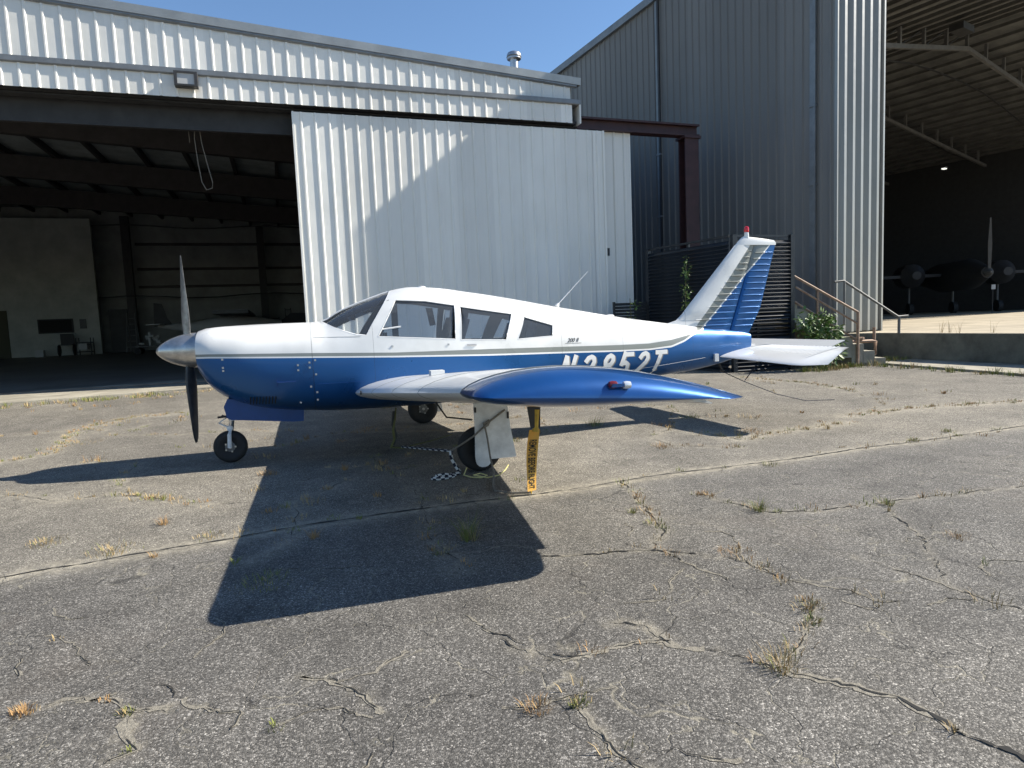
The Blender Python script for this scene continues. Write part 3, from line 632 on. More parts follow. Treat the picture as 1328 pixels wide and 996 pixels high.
for i, (u_, w_, h_, l_) in enumerate(((2.5, .5, 2.0, 'tall dark shelving rack nearest the stored aeroplane'), (3.9, 1.6, 1.6, 'wide dark workbench unit along the back wall'), (5.2, .35, 2.1, 'narrow dark locker at the right end of the workbench'))):
    t = empty('shelf_unit', l_, 'shelf', inL(u_, D-1.8), WA)
    MB().box(-w_/2, w_/2, -.3, .3, 0, h_*.5).obj('cabinet_base', M['clutter'], t)
    for k in range(3): MB().box(-w_/2, w_/2, -.3, .3, h_*(.62+.17*k), h_*(.62+.17*k)+.04).obj('shelf', M['clutter'], t)
    for sx in (-w_/2, w_/2-.04): MB().box(sx, sx+.04, -.3, .3, h_*.5, h_*1.02).obj('upright', M['clutter'], t)
t = empty('parts_trolley', 'low trolley loaded with engine parts left of the stored aeroplane', 'trolley', inL(-1.5, D-5.5), WA)
MB().box(-.6, .6, -.4, .4, .35, .42).obj('deck', M['clutter_mid'], t)
for sx in (-.5, .5): MB().lathe([(.16, -.45), (.16, .45)], (sx, 0, .16), 'y', 12).obj('wheel', M['rubber'], t, True)
b = MB()
for k in range(12):
    x, y, z = random.uniform(-.5, .4), random.uniform(-.3, .2), random.uniform(.42, .95); b.box(x, x+random.uniform(.1, .25), y, y+.2, z, z+random.uniform(.05, .2))
b.box(-.05, .05, -.05, .05, .42, 1.1); b.obj('engine_parts', M['clutter_white'], t)

t = empty('step_ladder', 'open step ladder standing between the office and the stored aeroplane', 'ladder', inL(-2.7, D-3.0), WA)
for sx in (-.25, .25):
    MB().bar((sx, -.5, 0), (sx*.7, 0, 2.1), .05, .03).obj('rail', M['clutter_mid'], t); MB().bar((sx, .5, 0), (sx*.7, 0, 2.05), .05, .03).obj('rail', M['clutter_mid'], t)
for k in range(6): MB().box(-.24+.01*k, .24-.01*k, -.5+.075*(k+1), -.42+.075*(k+1), .3*(k+1), .3*(k+1)+.03).obj('rung', M['clutter_mid'], t)
for i, (u_, l_) in enumerate(((-10.4, 'dark oil drum at the far left by the olive door'), (5.9, 'dark oil drum beside the narrow locker'))):
    t = empty('oil_drum', l_, 'drum', inL(u_, D-2.6), WA)
    MB().lathe([(.28, 0), (.29, .02), (.28, .04), (.28, .29), (.295, .31), (.28, .33), (.28, .57), (.295, .59), (.28, .61), (.28, .86), (.29, .88)], (0, 0, 0)).obj('drum_body', M['clutter_mid'], t, True)
# ------------------------------------------------------------------ tall hangar (local x along its front, y inward)
TA = math.radians(17); CX, CY = 14.657, 6.677
TH = empty('tall_hangar', 'tall grey ribbed steel hangar with sloping roofline and wide open doorway at right', 'hangar', (CX, CY, 0), TA)
def ztall(L):
    return float(np.interp(L, [0, 6.07, 11.3, 30], [12.75, 11.64, 11.0, 8.9]))
PA = .262
for i in range(34):
    L0 = i*PA*3+.02
    w3 = PA*3
    # face looks towards local -x: sheet local x runs along +y (inward) -> rotate by 90deg, mirrored profile is symmetric
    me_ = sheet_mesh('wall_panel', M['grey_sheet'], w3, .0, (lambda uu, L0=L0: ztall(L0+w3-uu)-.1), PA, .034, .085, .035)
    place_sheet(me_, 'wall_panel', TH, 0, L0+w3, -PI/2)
# roof edge trim
for (l0, l1) in ((0, 6.07), (6.07, 11.3), (11.3, 26.2)):
    MB().bar((-.06, l0, ztall(l0)-.06), (-.06, l1, ztall(l1)-.06), .16, .24).obj('roof_trim', M['trim'], TH)
for L0 in (6.0, .62):
    b = MB().box(-.075, -.005, L0-.04, L0+.06, 0, ztall(L0)-.2); b.obj('joint_cover', M['trim'], TH)
    MB().box(-.10, -.04, L0-.11, L0-.045, .0, ztall(L0)-.2).obj('downspout', M['dark_steel'] if L0 > 3 else M['trim'], TH)
    for z in (4.6, 6.6): MB().box(-.11, 0, L0-.12, L0+.07, z, z+.05).obj('downspout_strap', M['trim'], TH)
# front return: the bright narrow face between the corner and the doorway
BW = 2.08
pr = [(0, -.0), (.06, 0)]
for i in range(5):
    c = .24+i*.405; pr += [(c-.13, 0), (c-.05, -.11), (c+.06, -.11), (c+.14, 0)]
pr += [(BW, 0)]
for k in range(1):
    n = len(pr); b = MB(); z0, z1 = .72, 12.6
    vs = [(u, nn, z0) for u, nn in pr]+[(u, nn, z1) for u, nn in pr]
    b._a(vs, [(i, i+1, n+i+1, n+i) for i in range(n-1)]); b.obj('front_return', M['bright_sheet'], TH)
MB().box(-.03, .02, -.05, .03, .05, 12.7).obj('corner_trim', M['bright_sheet'], TH)
MB().box(BW-.02, BW+.05, -.14, .3, .68, 12.25).obj('door_jamb', M['bright_sheet'], TH)
MB().box(.0, BW, .0, .25, .0, .72).obj('plinth', M['retain'], TH)
MB().box(.02, BW, .03, .2, .72, 12.5).obj('back_frame', M['dark_steel'], TH)
HW = 46.; HD = 36.
MB().box(0.02, HW, -.05, .3, 12.25, 12.72).obj('header', M['grey_sheet'], TH)
# shell: inner side wall, far wall, back wall, roof
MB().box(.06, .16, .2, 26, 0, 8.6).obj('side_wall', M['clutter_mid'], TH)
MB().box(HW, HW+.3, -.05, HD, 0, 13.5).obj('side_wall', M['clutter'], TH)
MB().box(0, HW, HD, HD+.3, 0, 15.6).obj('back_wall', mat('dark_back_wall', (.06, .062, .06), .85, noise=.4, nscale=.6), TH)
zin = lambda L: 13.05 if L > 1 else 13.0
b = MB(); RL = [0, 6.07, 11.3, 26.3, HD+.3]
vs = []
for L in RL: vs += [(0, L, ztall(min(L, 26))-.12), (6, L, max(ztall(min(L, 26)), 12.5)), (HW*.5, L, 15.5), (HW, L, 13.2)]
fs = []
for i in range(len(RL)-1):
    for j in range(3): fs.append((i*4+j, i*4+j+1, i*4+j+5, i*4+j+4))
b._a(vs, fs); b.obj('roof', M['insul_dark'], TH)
# ceiling ribs running inward and truss frames across the span
def zc_(x): return (12.35 + (x-6)*(15.45-12.4)/(HW*.5-6) if x > 6 else 12.35-(6-x)*.15) if x < 23 else 15.4-(x-23)*.1
for i in range(35):
    x = 2.4+i*1.25; MB().bar((x, .4, zc_(x)-.12), (x, HD, zc_(x)-.12), .1, .16).obj('purlin', M['purlin_pale'], TH)
for nn in (6.2, 13.5, 21, 29):
    b = MB().bar((1, nn, zc_(1)-1.0), (23, nn, zc_(23)-1.0), .16, .2).bar((23, nn, zc_(23)-1.0), (45, nn, zc_(45)-1.0), .16, .2); b.obj('truss_chord', M['clutter_mid'], TH)
    for k in range(19):
        x = 2.2+k*2.3; MB().bar((x, nn, zc_(x)-.95), (x, nn, zc_(x)-.1), .14, .14, (1, 0, 0)).obj('truss_post', M['clutter_mid'], TH)
    b = MB()
    for k in range(9): x = 2.2+k*2.3; b.bar((x, nn+.1, zc_(x)-.95), (x+2.3, nn+.1, zc_(x+2.3)-.15), .06, .06)
    b.obj('truss_brace', M['dark_steel'], TH)
    MB().box(.2, .7, nn-.2, nn+.2, .7, 11.2).obj('column', M['dark_steel'], TH)
for k in range(5):
    n0_ = 8.5+k*5.5
    MB().tube([(1+i*3, n0_, zc_(1+i*3)-.7-.25*math.sin(i*1.1)) for i in range(15)], .05, 6).obj('conduit', M['black'], TH)
for nn in (4.4, 10.2, 24): MB().box(18, 19.1, nn, nn+.6, zc_(18)-.75, zc_(18)-.45).obj('heater', M['clutter'], TH)
for z in (3.0, 6.0, 9.0): MB().box(1, HW, HD-.25, HD-.02, z-.1, z+.1).obj('girt', M['dark_steel'], TH)
PZ = .68
MB().box(.1, HW, .0, HD, .3, PZ).obj('floor', M['apron'], TH)
# skylight slots and ceiling lamps far inside
lm = mat('lamp_white', (.9, .9, .85), .5); lb = lm.node_tree.nodes['Principled BSDF']; lb.inputs['Emission Color'].default_value = (1, 1, .9, 1); lb.inputs['Emission Strength'].default_value = .6
for x, nn, z, l in ((17.9, 8.0, 10.35, 'small lit ceiling lamp, the upper of two, inside the tall hangar'), (32, 11, 10.2, 'small lit ceiling lamp, the lower of two, inside the tall hangar')):
    c, s = math.cos(TA), math.sin(TA); t = empty('ceiling_lamp', l, 'lamp', (CX+x*c-nn*s, CY+x*s+nn*c, z), TA)
    MB().box(-.16, .16, -.1, .1, 0, .06).obj('diffuser', lm, t); MB().box(-.2, .2, -.14, .14, .065, .15).obj('housing', M['clutter'], t)
def inT(x, nn, z=PZ): c, s = math.cos(TA), math.sin(TA); return (CX+x*c-nn*s, CY+x*s+nn*c, z)
# dark twin-engined aeroplane, nose on
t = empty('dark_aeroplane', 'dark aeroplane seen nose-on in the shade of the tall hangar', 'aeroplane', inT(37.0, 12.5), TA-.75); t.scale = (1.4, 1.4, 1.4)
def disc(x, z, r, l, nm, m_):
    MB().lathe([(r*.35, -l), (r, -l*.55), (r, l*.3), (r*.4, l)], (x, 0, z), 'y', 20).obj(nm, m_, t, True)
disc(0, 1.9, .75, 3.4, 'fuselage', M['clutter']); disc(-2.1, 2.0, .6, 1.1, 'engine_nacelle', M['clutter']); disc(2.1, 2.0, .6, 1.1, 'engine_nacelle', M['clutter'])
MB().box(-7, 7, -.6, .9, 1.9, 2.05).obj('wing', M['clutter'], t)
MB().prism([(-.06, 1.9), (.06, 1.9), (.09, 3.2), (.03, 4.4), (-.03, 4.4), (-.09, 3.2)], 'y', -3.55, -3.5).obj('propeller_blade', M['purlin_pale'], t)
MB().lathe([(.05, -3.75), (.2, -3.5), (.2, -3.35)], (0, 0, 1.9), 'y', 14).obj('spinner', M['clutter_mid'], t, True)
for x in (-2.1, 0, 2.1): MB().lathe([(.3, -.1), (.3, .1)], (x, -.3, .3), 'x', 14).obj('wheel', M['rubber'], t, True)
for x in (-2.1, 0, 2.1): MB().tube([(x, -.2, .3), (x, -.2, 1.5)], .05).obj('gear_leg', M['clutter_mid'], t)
t = empty('wall_notice', 'small pale notice board in the dark of the tall hangar', 'sign', inT(33.6, 8.6, 2.2), TA-.5)
MB().box(-.14, .14, 0, .03, 0, .3).obj('board', M['clutter_white'], t); MB().box(-.02, .02, .04, .08, -1.5, 0).obj('post', M['clutter'], t)  # board has a plain pale colour

# platform, retaining wall and footing slab (world coordinates)
rw0 = (15.42, 6.05); rw1 = (15.40, 2.4); rw2 = (15.35, -14)
mb = MB(); mb.prism([(14.75, 6.70), (15.42, 6.06), (15.41, 2.4), (15.35, -16), (60, -16), (70, 23.55)], 'z', -.2, PZ-.012); o = mb.obj('raised_platform', M['retain']); tag(o, 'raised concrete platform in front of the tall hangar', kind='structure')
mb = MB(); mb.prism([(14.80, 6.69), (15.44, 6.07), (15.43, 2.4), (15.37, -15.98), (60, -15.98), (70, 23.5)], 'z', PZ-.012, PZ-.001); o = mb.obj('platform_paving', M['apron']); tag(o, 'sandy sunlit paving on the raised platform', kind='structure')
mb = MB(); mb.prism([(14.35, 5.3), (14.6, 6.1), (15.41, 6.05), (15.40, 2.4), (15.34, -16), (13.3, -16), (13.62, 1.1), (14.1, 4.4)], 'z', -.1, .045); o = mb.obj('footing_slab', M['concrete']); tag(o, 'low concrete footing strip along the foot of the retaining wall', kind='structure')

# stairs rising to the left in front of the tall hangar
SA = math.atan2(.25, -.95)
stx, sty = 14.17, 4.62
t = empty('concrete_steps', 'weathered concrete steps climbing left between rusty and silver handrails', 'steps', (stx, sty, 0), SA)
# local +x climbs (left), local -y goes away from the camera
for k in range(9):
    MB().box(k*.26, k*.26+.28 if k < 8 else k*.26+.9, -1.1, .0, max(0, .168*k-.3), .168*(k+1)+.004*k).obj('step', M['concrete'], t)
def stw(x, y, z):
    c, s = math.cos(SA), math.sin(SA); return (stx+x*c-y*s, sty+x*s+y*c, z)
t = empty('rusty_handrail', 'rusty brown three-bar handrail on the near side of the concrete steps', 'handrail', (13.5, 4.76, 0))
def rel(p, o_=(13.5, 4.76, 0)): return tuple(a_-b_ for a_, b_ in zip(p, o_))
P0 = (13.5, 4.76, 0)
def rr(d, z): return (P0[0]-.967*d, P0[1]+.255*d, z)
MB().tube([rel(rr(0, 0)), rel(rr(0, 1.25))], .032, 8).obj('post', M['rust'], t, True)
MB().tube([rel(rr(.93, .55)), rel(rr(.93, 1.80))], .024, 8).obj('post', M['rust'], t, True)
MB().tube([rel(rr(0, 1.24)), rel(rr(1.5, 2.12))], .026, 8).obj('top_rail', M['rust'], t, True)
MB().tube([rel(rr(.0, .98)), rel(rr(1.45, 1.87))], .022, 8).obj('middle_rail', M['rust'], t, True)
MB().tube([rel(rr(.03, .62)), rel(rr(1.5, 1.55))], .022, 8).obj('lower_rail', M['rust'], t, True)
t = empty('silver_handrail', 'silver pipe handrail on the far side of the steps, standing on the wall top', 'handrail', (15.2, 5.22, PZ))
r2 = lambda p: rel(p, (15.2, 5.22, PZ))
MB().tube([r2((15.2, 5.22, PZ)), r2((15.2, 5.22, 1.09))], .032, 8).obj('post', M['galv'], t, True)
MB().tube([r2((15.42, 5.17, 1.10)), r2((15.16, 5.22, 1.09)), r2((13.85, 5.56, 2.0)), r2((13.62, 5.60, 1.98))], .028, 8).obj('top_rail', M['galv'], t, True)
MB().tube([r2((13.85, 5.53, .95)), r2((13.85, 5.53, 1.99))], .024, 8).obj('post', M['galv'], t, True)
t = empty('rusty_pipework', 'rusty bent water pipe with valve at the left end of the retaining wall', 'pipe', (14.72, 5.45, 0))
MB().tube([(-.75, .1, .52), (-.1, .02, .52), (0, 0, .5), (.0, 0, .2), (-.12, 0, .12), (-.4, .04, .12)], .045, 8).obj('pipe', M['rust'], t, True)
MB().tube([(-.02, .02, .5), (-.02, .02, .85)], .035, 8).obj('riser', M['rust'], t, True)
MB().lathe([(.03, -.05), (.10, -.04), (.10, 0), (.03, .01)], (-.42, .05, .62), 'z', 12).obj('valve_wheel', M['rust'], t)

# louvred screen round the plant yard
t = empty('louvre_screen', 'dark louvred metal screen with bright slat edges behind the tail fin', 'screen', (10.48, 5.15, 0))
for z_ in (0,): pass
MB().box(1.47, 1.57, -.05, .05, 0, 3.04).obj('post', M['louvre'], t)
MB().box(-.05, .05, -.05, .05, 0, 3.04).obj('post', M['louvre'], t)
MB().box(.60, .66, .0, .06, 0, 2.98).obj('post', M['louvre'], t)
MB().box(.0, 1.5, .0, .05, 2.99, 3.04).box(0, 1.5, .0, .05, 1.36, 1.42).obj('rail', M['louvre'], t)
ns = 34
slm = MB()._a([(0, .02, 0), (1.46, .02, 0), (1.46, -.045, -.072), (0, -.045, -.072), (0, .02, .008), (1.46, .02, .008), (1.46, -.052, -.064), (0, -.052, -.064)],
              [(0, 1, 2, 3), (7, 6, 5, 4), (3, 2, 6, 7), (0, 3, 7, 4), (2, 1, 5, 6), (1, 0, 4, 5)]).mesh('slat', M['louvre'])
for k in range(ns):
    z = .12+k*.0845
    o = bpy.data.objects.new('slat', slm); link(o, t); o.location = (0, 0, z); o.rotation_euler = (random.gauss(0, .16 if z < 1.3 else .03), random.gauss(0, .01 if z < 1.3 else .002), 0)
# receding face
dx, dy = -.60, 2.5; LL = math.hypot(dx, dy); an = math.atan2(dy, dx)
t2 = empty('louvre_screen', 'shaded louvred metal screen running back from the tail fin towards the red post', 'screen', (10.40, 5.22, 0), an)
slm2 = MB()._a([(0, -.02, 0), (LL, -.02, 0), (LL, .045, -.078), (0, .045, -.078), (0, -.02, .008), (LL, -.02, .008), (LL, .052, -.070), (0, .052, -.070)],
              [(0, 1, 2, 3), (7, 6, 5, 4), (3, 2, 6, 7), (0, 3, 7, 4), (2, 1, 5, 6), (1, 0, 4, 5)]).mesh('slat', M['louvre'])
for k in range(ns):
    o = bpy.data.objects.new('slat', slm2); link(o, t2); o.location = (0, 0, .12+k*.0845)
MB().box(LL-.05, LL+.05, -.05, .05, 0, 3.04).obj('post', M['louvre'], t2); MB().box(1.2, 1.26, -.06, -.02, 0, 3.0).obj('post', M['louvre'], t2)
MB().box(0, LL, -.05, .0, 2.99, 3.04).obj('rail', M['louvre'], t2)
t3 = empty('louvre_screen', 'low louvred screen beside the shaded door leaf, left of the climbing plant', 'screen', (8.95, 7.95, 0))
slm3 = MB().box(0, .95, -.03, .02, 0, .07).mesh('slat', M['louvre'])
for k in range(20):
    o = bpy.data.objects.new('slat', slm3); link(o, t3); o.location = (0, 0, .08+k*.082)
MB().box(-.04, .0, -.04, .04, 0, 1.74).box(.95, 1.0, -.04, .04, 0, 1.74).obj('post', M['louvre'], t3)

# ------------------------------------------------------------------ plants
def leafy(name, label, cat, loc, clusters, nleaf, size, mats, stems, group=None):
    t = empty(name, label, cat, loc, 0, group)
    b = MB()
    for (cx, cy, cz, rx, ry, rz_) in clusters:
        for k in range(int(nleaf*rx*ry*rz_/max(1e-6, clusters[0][3]*clusters[0][4]*clusters[0][5]))+8):
            v = Vector((random.gauss(0, 1), random.gauss(0, 1), random.gauss(0, 1))).normalized()*(random.random()**.45)
            p = Vector((cx+v.x*rx, cy+v.y*ry, cz+v.z*rz_))
            d = Vector((v.x+random.gauss(0, .5), v.y+random.gauss(0, .5), v.z*.5+random.gauss(0, .5)-.1)).normalized(); sd_ = d.cross(Vector((random.gauss(0, .4), random.gauss(0, .4), 1))).normalized()
            L_ = size*random.uniform(.6, 1.3); W_ = L_*.26; dn = Vector((0, 0, -L_*.12))
            b.mi = 0 if random.random() < .62 else 1
            b._a([p, p+d*L_*.45+sd_*W_, p+d*L_+dn, p+d*L_*.45-sd_*W_], [(0, 1, 2), (0, 2, 3)])
    o_ = b.obj('foliage', mats, t)
    sb = MB()
    for pts in stems: sb.tube(pts, [.012*(1-.6*i/len(pts)) for i in range(len(pts))], 5)
    sb.obj('stem', M['stem'], t); return t
cl = [(0, 0, .68, .34, .3, .42), (-.25, 0, .6, .28, .25, .35), (.30, -.05, .66, .24, .25, .34), (.1, .1, .98, .2, .2, .22), (-.42, -.05, .92, .16, .2, .3), (.5, 0, .55, .14, .2, .26), (.1, -.1, .25, .45, .25, .2), (.28, 0, 1.02, .13, .12, .16)]
leafy('bush', 'leafy green bush growing at the foot of the steps behind the tailplane', 'bush', (12.28, 4.62, .12), cl, 300, .12, [M['leaf'], M['leaf_pale']],
      [[(0, 0, 0), (random.uniform(-.3, .3), 0, .4), (random.uniform(-.7, .7), random.uniform(-.1, .1), random.uniform(.7, 1.1))] for k in range(9)])
cl = [(0, 0, 1.55+.11*k, .09+.05*math.sin(k*1.7+1), .09, .1) for k in range(11)]+[(-.03, 0, .9, .1, .1, .3)]
leafy('climbing_plant', 'tall thin climbing plant in front of the shaded screen, left of the tail fin', 'plant', (9.75, 5.9, .02), [(c[0], c[1], c[2]-.1, *c[3:]) for c in cl], 16, .075, [M['leaf'], M['leaf_pale']],
      [[(0, 0, 0), (.02, 0, .9), (-.02, 0, 1.7), (.02, 0, 2.6)]])
cl = [(0, 0, .9, .2, .15, .55), (.1, 0, 1.5, .15, .12, .2)]
leafy('plant', 'dark spindly plant in the deep shade by the low screen', 'plant', (9.05, 7.3, .1), cl, 60, .08, [M['leaf'], M['leaf']], [[(0, 0, 0), (.03, 0, 1.), (0, 0, 1.7)]])

def blades(b, x, y, z, n, h, spread, lean=.5, w=.006):
    for k in range(n):
        a_ = random.uniform(0, 2*PI); r = spread*random.random()**.7; px, py = x+r*math.cos(a_), y+r*math.sin(a_)
        hh = h*random.uniform(.35, 1.); l = lean*hh*random.uniform(.2, 1.2); c, s_ = math.cos(a_+random.gauss(0, .6)), math.sin(a_+random.gauss(0, .6)); ww = w*random.uniform(.6, 1.3)
        b._a([(px-s_*ww, py+c*ww, z-.004), (px+s_*ww, py-c*ww, z-.004), (px+c*l*.4-s_*ww*.7, py+s_*l*.4+c*ww*.7, z+hh*.6), (px+c*l*.4+s_*ww*.7, py+s_*l*.4-c*ww*.7, z+hh*.6), (px+c*l, py+s_*l, z+hh*.95)],
             [(0, 1, 3, 2), (2, 3, 4)])
TUFTS = [
 (1.22, -3.67, 'green', 70, .05, .15, 'flat green grass patch in the middle of the wing shadow'),
 (2.39, -3.44, 'green', 60, .19, .05, 'tall upright grass tuft in the wing shadow near its right corner'),
 (1.47, -3.0, 'rust', 26, .12, .03, 'small reddish weed just above the crack inside the wing shadow'),
 (.44, -2.22, 'rust', 30, .11, .04, 'reddish dry weed in the sun left of the wing shadow edge'),
 (.8, -2.68, 'straw', 50, .04, .10, 'flat straw-coloured patch against the long joint left of the shadow'),
 (.25, -2.73, 'straw', 80, .06, .15, 'widest pale straw patch beside the long joint at far left'),
 (4.35, -3.66, 'green', 46, .12, .05, 'bright yellow-green tuft on the short crack right of the orange streamer'),
 (3.15, -5.35, 'straw', 50, .10, .07, 'spidery dry tuft where three cracks meet at lower right'),
 (2.2, -5.27, 'rust', 44, .05, .05, 'low rusty weed at the bottom middle of the picture'),
 (2.34, -5.30, 'green', 30, .04, .035, 'low green weed beside the rusty weed at the bottom middle'),
 (.46, -4.64, 'rust', 40, .05, .04, 'rusty weed close to the lower left edge'),
 (.82, -4.78, 'green', 26, .03, .03, 'tiny green weed on the forked crack at lower left'),
 (3.72, -4.28, 'rust', 44, .05, .10, 'flat brown weed between the two cracks right of centre'),
 (3.6, -4.97, 'straw', 40, .05, .06, 'dry weed on the curved crack at lower right'),
 (3.50, -5.10, 'green', 26, .05, .04, 'small green sprig on the curved crack just below the dry weed'),
 (4.99, -4.55, 'rust', 30, .05, .06, 'lone rusty weed on the open asphalt at right'),
 (4.85, .18, 'green', 60, .16, .12, 'green and straw tuft in the fuselage shadow behind the orange streamer'),
 (4.89, -1.45, 'rust', 50, .08, .12, 'rusty weed right of the wing tip, in front of the tail shadow'),
 (6.18, -1.14, 'rust', 60, .08, .16, 'broad rusty weed at the end of the tail shadow'),
 (7.16, -2.35, 'green', 30, .07, .05, 'small green tuft on the long joint towards the right edge'),
 (7.86, -2.14, 'green', 36, .08, .07, 'second green tuft on the long joint, nearest the right edge'),
 (5.18, -3.9, 'green', 34, .08, .04, 'green tuft on the short crack at right of the yellow-green tuft'),
 (-1.47, 2.39, 'straw', 60, .08, .3, 'straw weeds in the sun in front of the dark doorway'),
 (-.23, -2.36, 'straw', 60, .05, .12, 'faint straw weed at the left edge above the joint'),
 (1.07, -.83, 'rust', 50, .07, .10, 'rusty weed beside the nose wheel'),
 (.53, -2.96, 'rust', 20, .06, .03, 'little reddish sprig right on the long joint at left'),
 (3.56, -3.35, 'green', 24, .06, .03, 'small green sprig where the joint side crack begins'),
 (5.28, -2.6, 'green', 34, .06, .08, 'low green weed just below the long joint at right of centre'),
]
GM = {'green': [M['grass'], M['straw']], 'straw': [M['straw'], M['grass']], 'rust': [M['rustweed'], M['straw']]}
for x, y, k_, n_, h_, sp_, lb_ in TUFTS:
    b = MB(); z = float(gz(x, y))
    b.mi = 0; hs = .62 if h_ < .15 else .95
    blades(b, 0, 0, 0, int(n_*1.5), h_*hs, sp_, 1.25, .0017); b.mi = 1; blades(b, 0, 0, 0, n_//2, h_*hs*.8, sp_*1.2, 1.5, .0016)
    o = b.obj('weed_tuft', GM[k_]); o.location = (x, y, z+.004); tag(o, lb_, 'weed', 'weed tufts growing in the cracked asphalt')
# uncountable scattered weeds along the joints and building feet
b = MB()
for k, pts in CF.items():
    dens = {'joint': .16, 'c15': .5, 'c16': .5, 'c17': .3, 'c18': .6, 'c19': .5, 'c4': .12, 'c3': .2, 'c22': .1, 'c5': .15}.get(k, .34 if k[0] == 'f' else .02)
    for i, (x, y) in enumerate(pts):
        if random.random() < dens:
            b.mi = random.choice((0, 1, 1, 2)); r = SANDW[k][0]
            blades(b, x+random.gauss(0, r*.5), y+random.gauss(0, r*.5), float(gz(x, y))+.003, random.randint(6, 20), random.uniform(.015, .055), random.uniform(.02, .09), .95, .0022)
for i in range(420):
    x, y = random.uniform(-4, 11), random.uniform(-2.6, 7)
    if math.sin(x*1.3+y*.7)+math.sin(y*1.9-x*.6) < .35: continue
    b.mi = random.choice((0, 1, 1, 2, 2)); blades(b, x, y, float(gz(x, y))+.003, random.randint(6, 26), random.uniform(.03, .09), random.uniform(.03, .16), .8, .0032)
for i in range(210):   # foot of the concrete sill
    x = random.uniform(-8, 3); y = 7.0+(x+3.9)*.145-random.uniform(.0, .5)
    b.mi = random.choice((0, 0, 1)); blades(b, x, y, float(gz(x, y))+.003, random.randint(6, 18), random.uniform(.04, .12), .1, .7, .005)
for i in range(260):   # foot of the retaining wall and steps
    t_ = random.random(); x, y = 15.2-3.4*t_**1.2+random.gauss(0, .12), 5.4-1.0*t_+random.gauss(0, .14)
    if i > 190: x, y = random.uniform(13.5, 13.8)+random.gauss(0, .1), random.uniform(-3, 4.5)
    b.mi = random.choice((0, 0, 0, 1)); blades(b, x, y, .003, random.randint(8, 20), random.uniform(.06, .2), .12, .7, .006)
o = b.obj('scattered_weeds', [M['grass'], M['straw'], M['rustweed']]); tag(o, 'scattered grass and dry weeds in the pavement cracks', kind='stuff')
for (x, y, z) in ((15.55, 4.4, PZ), (15.6, 4.0, PZ), (15.7, 3.2, PZ)):
    pass
b = MB(); 
for x, y in ((15.6, 4.45), (15.65, 4.25), (15.55, 3.95), (15.7, 3.3)): blades(b, x, y, PZ, 8, .35, .05, .5, .004)
o = b.obj('dry_weeds', M['straw']); tag(o, 'sparse dry weeds on the raised platform', kind='stuff')

# ================================================================== THE AEROPLANE  (x aft from the spinner, -y is its left side)
AP = empty('light_aeroplane', 'white, grey and blue low-wing light aeroplane parked nose-left on the asphalt', 'aeroplane', (0, 0, 0))
ST = np.array([
 # x    top    bot    halfw  zc    eu   el
 [.440, 1.335, 1.02, .300, 1.17, 2.2, 2.2],
 [.455, 1.375, .94, .385, 1.16, 2.3, 2.3],
 [.52, 1.397, .82, .430, 1.15, 2.4, 2.3],
 [.65, 1.408, .70, .465, 1.12, 2.5, 2.3],
 [.84, 1.415, .605, .50, 1.07, 2.6, 2.3],
 [1.07, 1.42, .547, .525, 1.0, 2.7, 2.5],
 [1.30, 1.421, .515, .54, .97, 2.8, 2.7],
 [1.53, 1.42, .495, .552, .95, 2.8, 3.0],
 [1.63, 1.425, .485, .556, .94, 2.75, 3.0],
 [1.85, 1.54, .475, .562, .93, 2.6, 3.0],
 [2.13, 1.648, .47, .568, .92, 2.7, 3.0],
 [2.43, 1.74, .468, .570, .92, 2.9, 3.0],
 [2.60, 1.762, .468, .570, .92, 3.0, 3.0],
 [2.86, 1.748, .472, .568, .92, 3.0, 3.0],
 [3.21, 1.696, .482, .560, .92, 2.95, 3.0],
 [3.66, 1.62, .50, .530, .93, 2.85, 2.9],
 [4.13, 1.527, .52, .470, .93, 2.7, 2.8],
 [4.61, 1.438, .54, .405, .93, 2.5, 2.6],
 [5.12, 1.345, .565, .335, .93, 2.4, 2.4],
 [5.60, 1.27, .59, .265, .935, 2.3, 2.3],
 [6.08, 1.20, .625, .195, .94, 2.2, 2.2],
 [6.50, 1.15, .685, .135, .95, 2.1, 2.1],
 [6.85, 1.10, .775, .08, .965, 2.0, 2.0],
 [7.02, 1.06, .86, .04, .97, 2.0, 2.0]])
def hermite(x, X, Y):
    i = int(np.clip(np.searchsorted(X, x)-1, 0, len(X)-2)); h = X[i+1]-X[i]; t = (x-X[i])/h
    dl = [(Y[j+1]-Y[j])/(X[j+1]-X[j]) for j in range(len(X)-1)]
    def m_(j):
        if j == 0: return dl[0]
        if j == len(X)-1: return dl[-1]
        return 0 if dl[j-1]*dl[j] <= 0 else 2*dl[j-1]*dl[j]/(dl[j-1]+dl[j])
    t = min(1, max(0, t))
    return (2*t**3-3*t*t+1)*Y[i]+(t**3-2*t*t+t)*h*m_(i)+(-2*t**3+3*t*t)*Y[i+1]+(t**3-t*t)*h*m_(i+1)
_c = {}
def sec(x):
    k = round(x, 4)
    if k not in _c: _c[k] = [hermite(x, ST[:, 0], ST[:, j]) for j in range(1, 7)]
    return _c[k]
def spt(x, th, off=0.):
    zt, zb, w_, zc, eu, el = sec(x); c, s = math.cos(th), math.sin(th)
    w_ = w_-off
    if s >= 0: return (x, w_*math.copysign(abs(c)**(2/eu), c), zc+(zt-off-zc)*s**(2/eu))
    return (x, w_*math.copysign(abs(c)**(2/el), c), zc-(zc-zb-off)*(-s)**(2/el))
def side_y(x, z, off=0.):
    zt, zb, w_, zc, eu, el = sec(x)
    r = (z-zc)/(zt-off-zc) if z > zc else (zc-z)/(zc-zb-off); ee = eu if z > zc else el
    return (w_-off)*max(0, 1-min(1, r)**ee)**(1/ee)
NR = 72
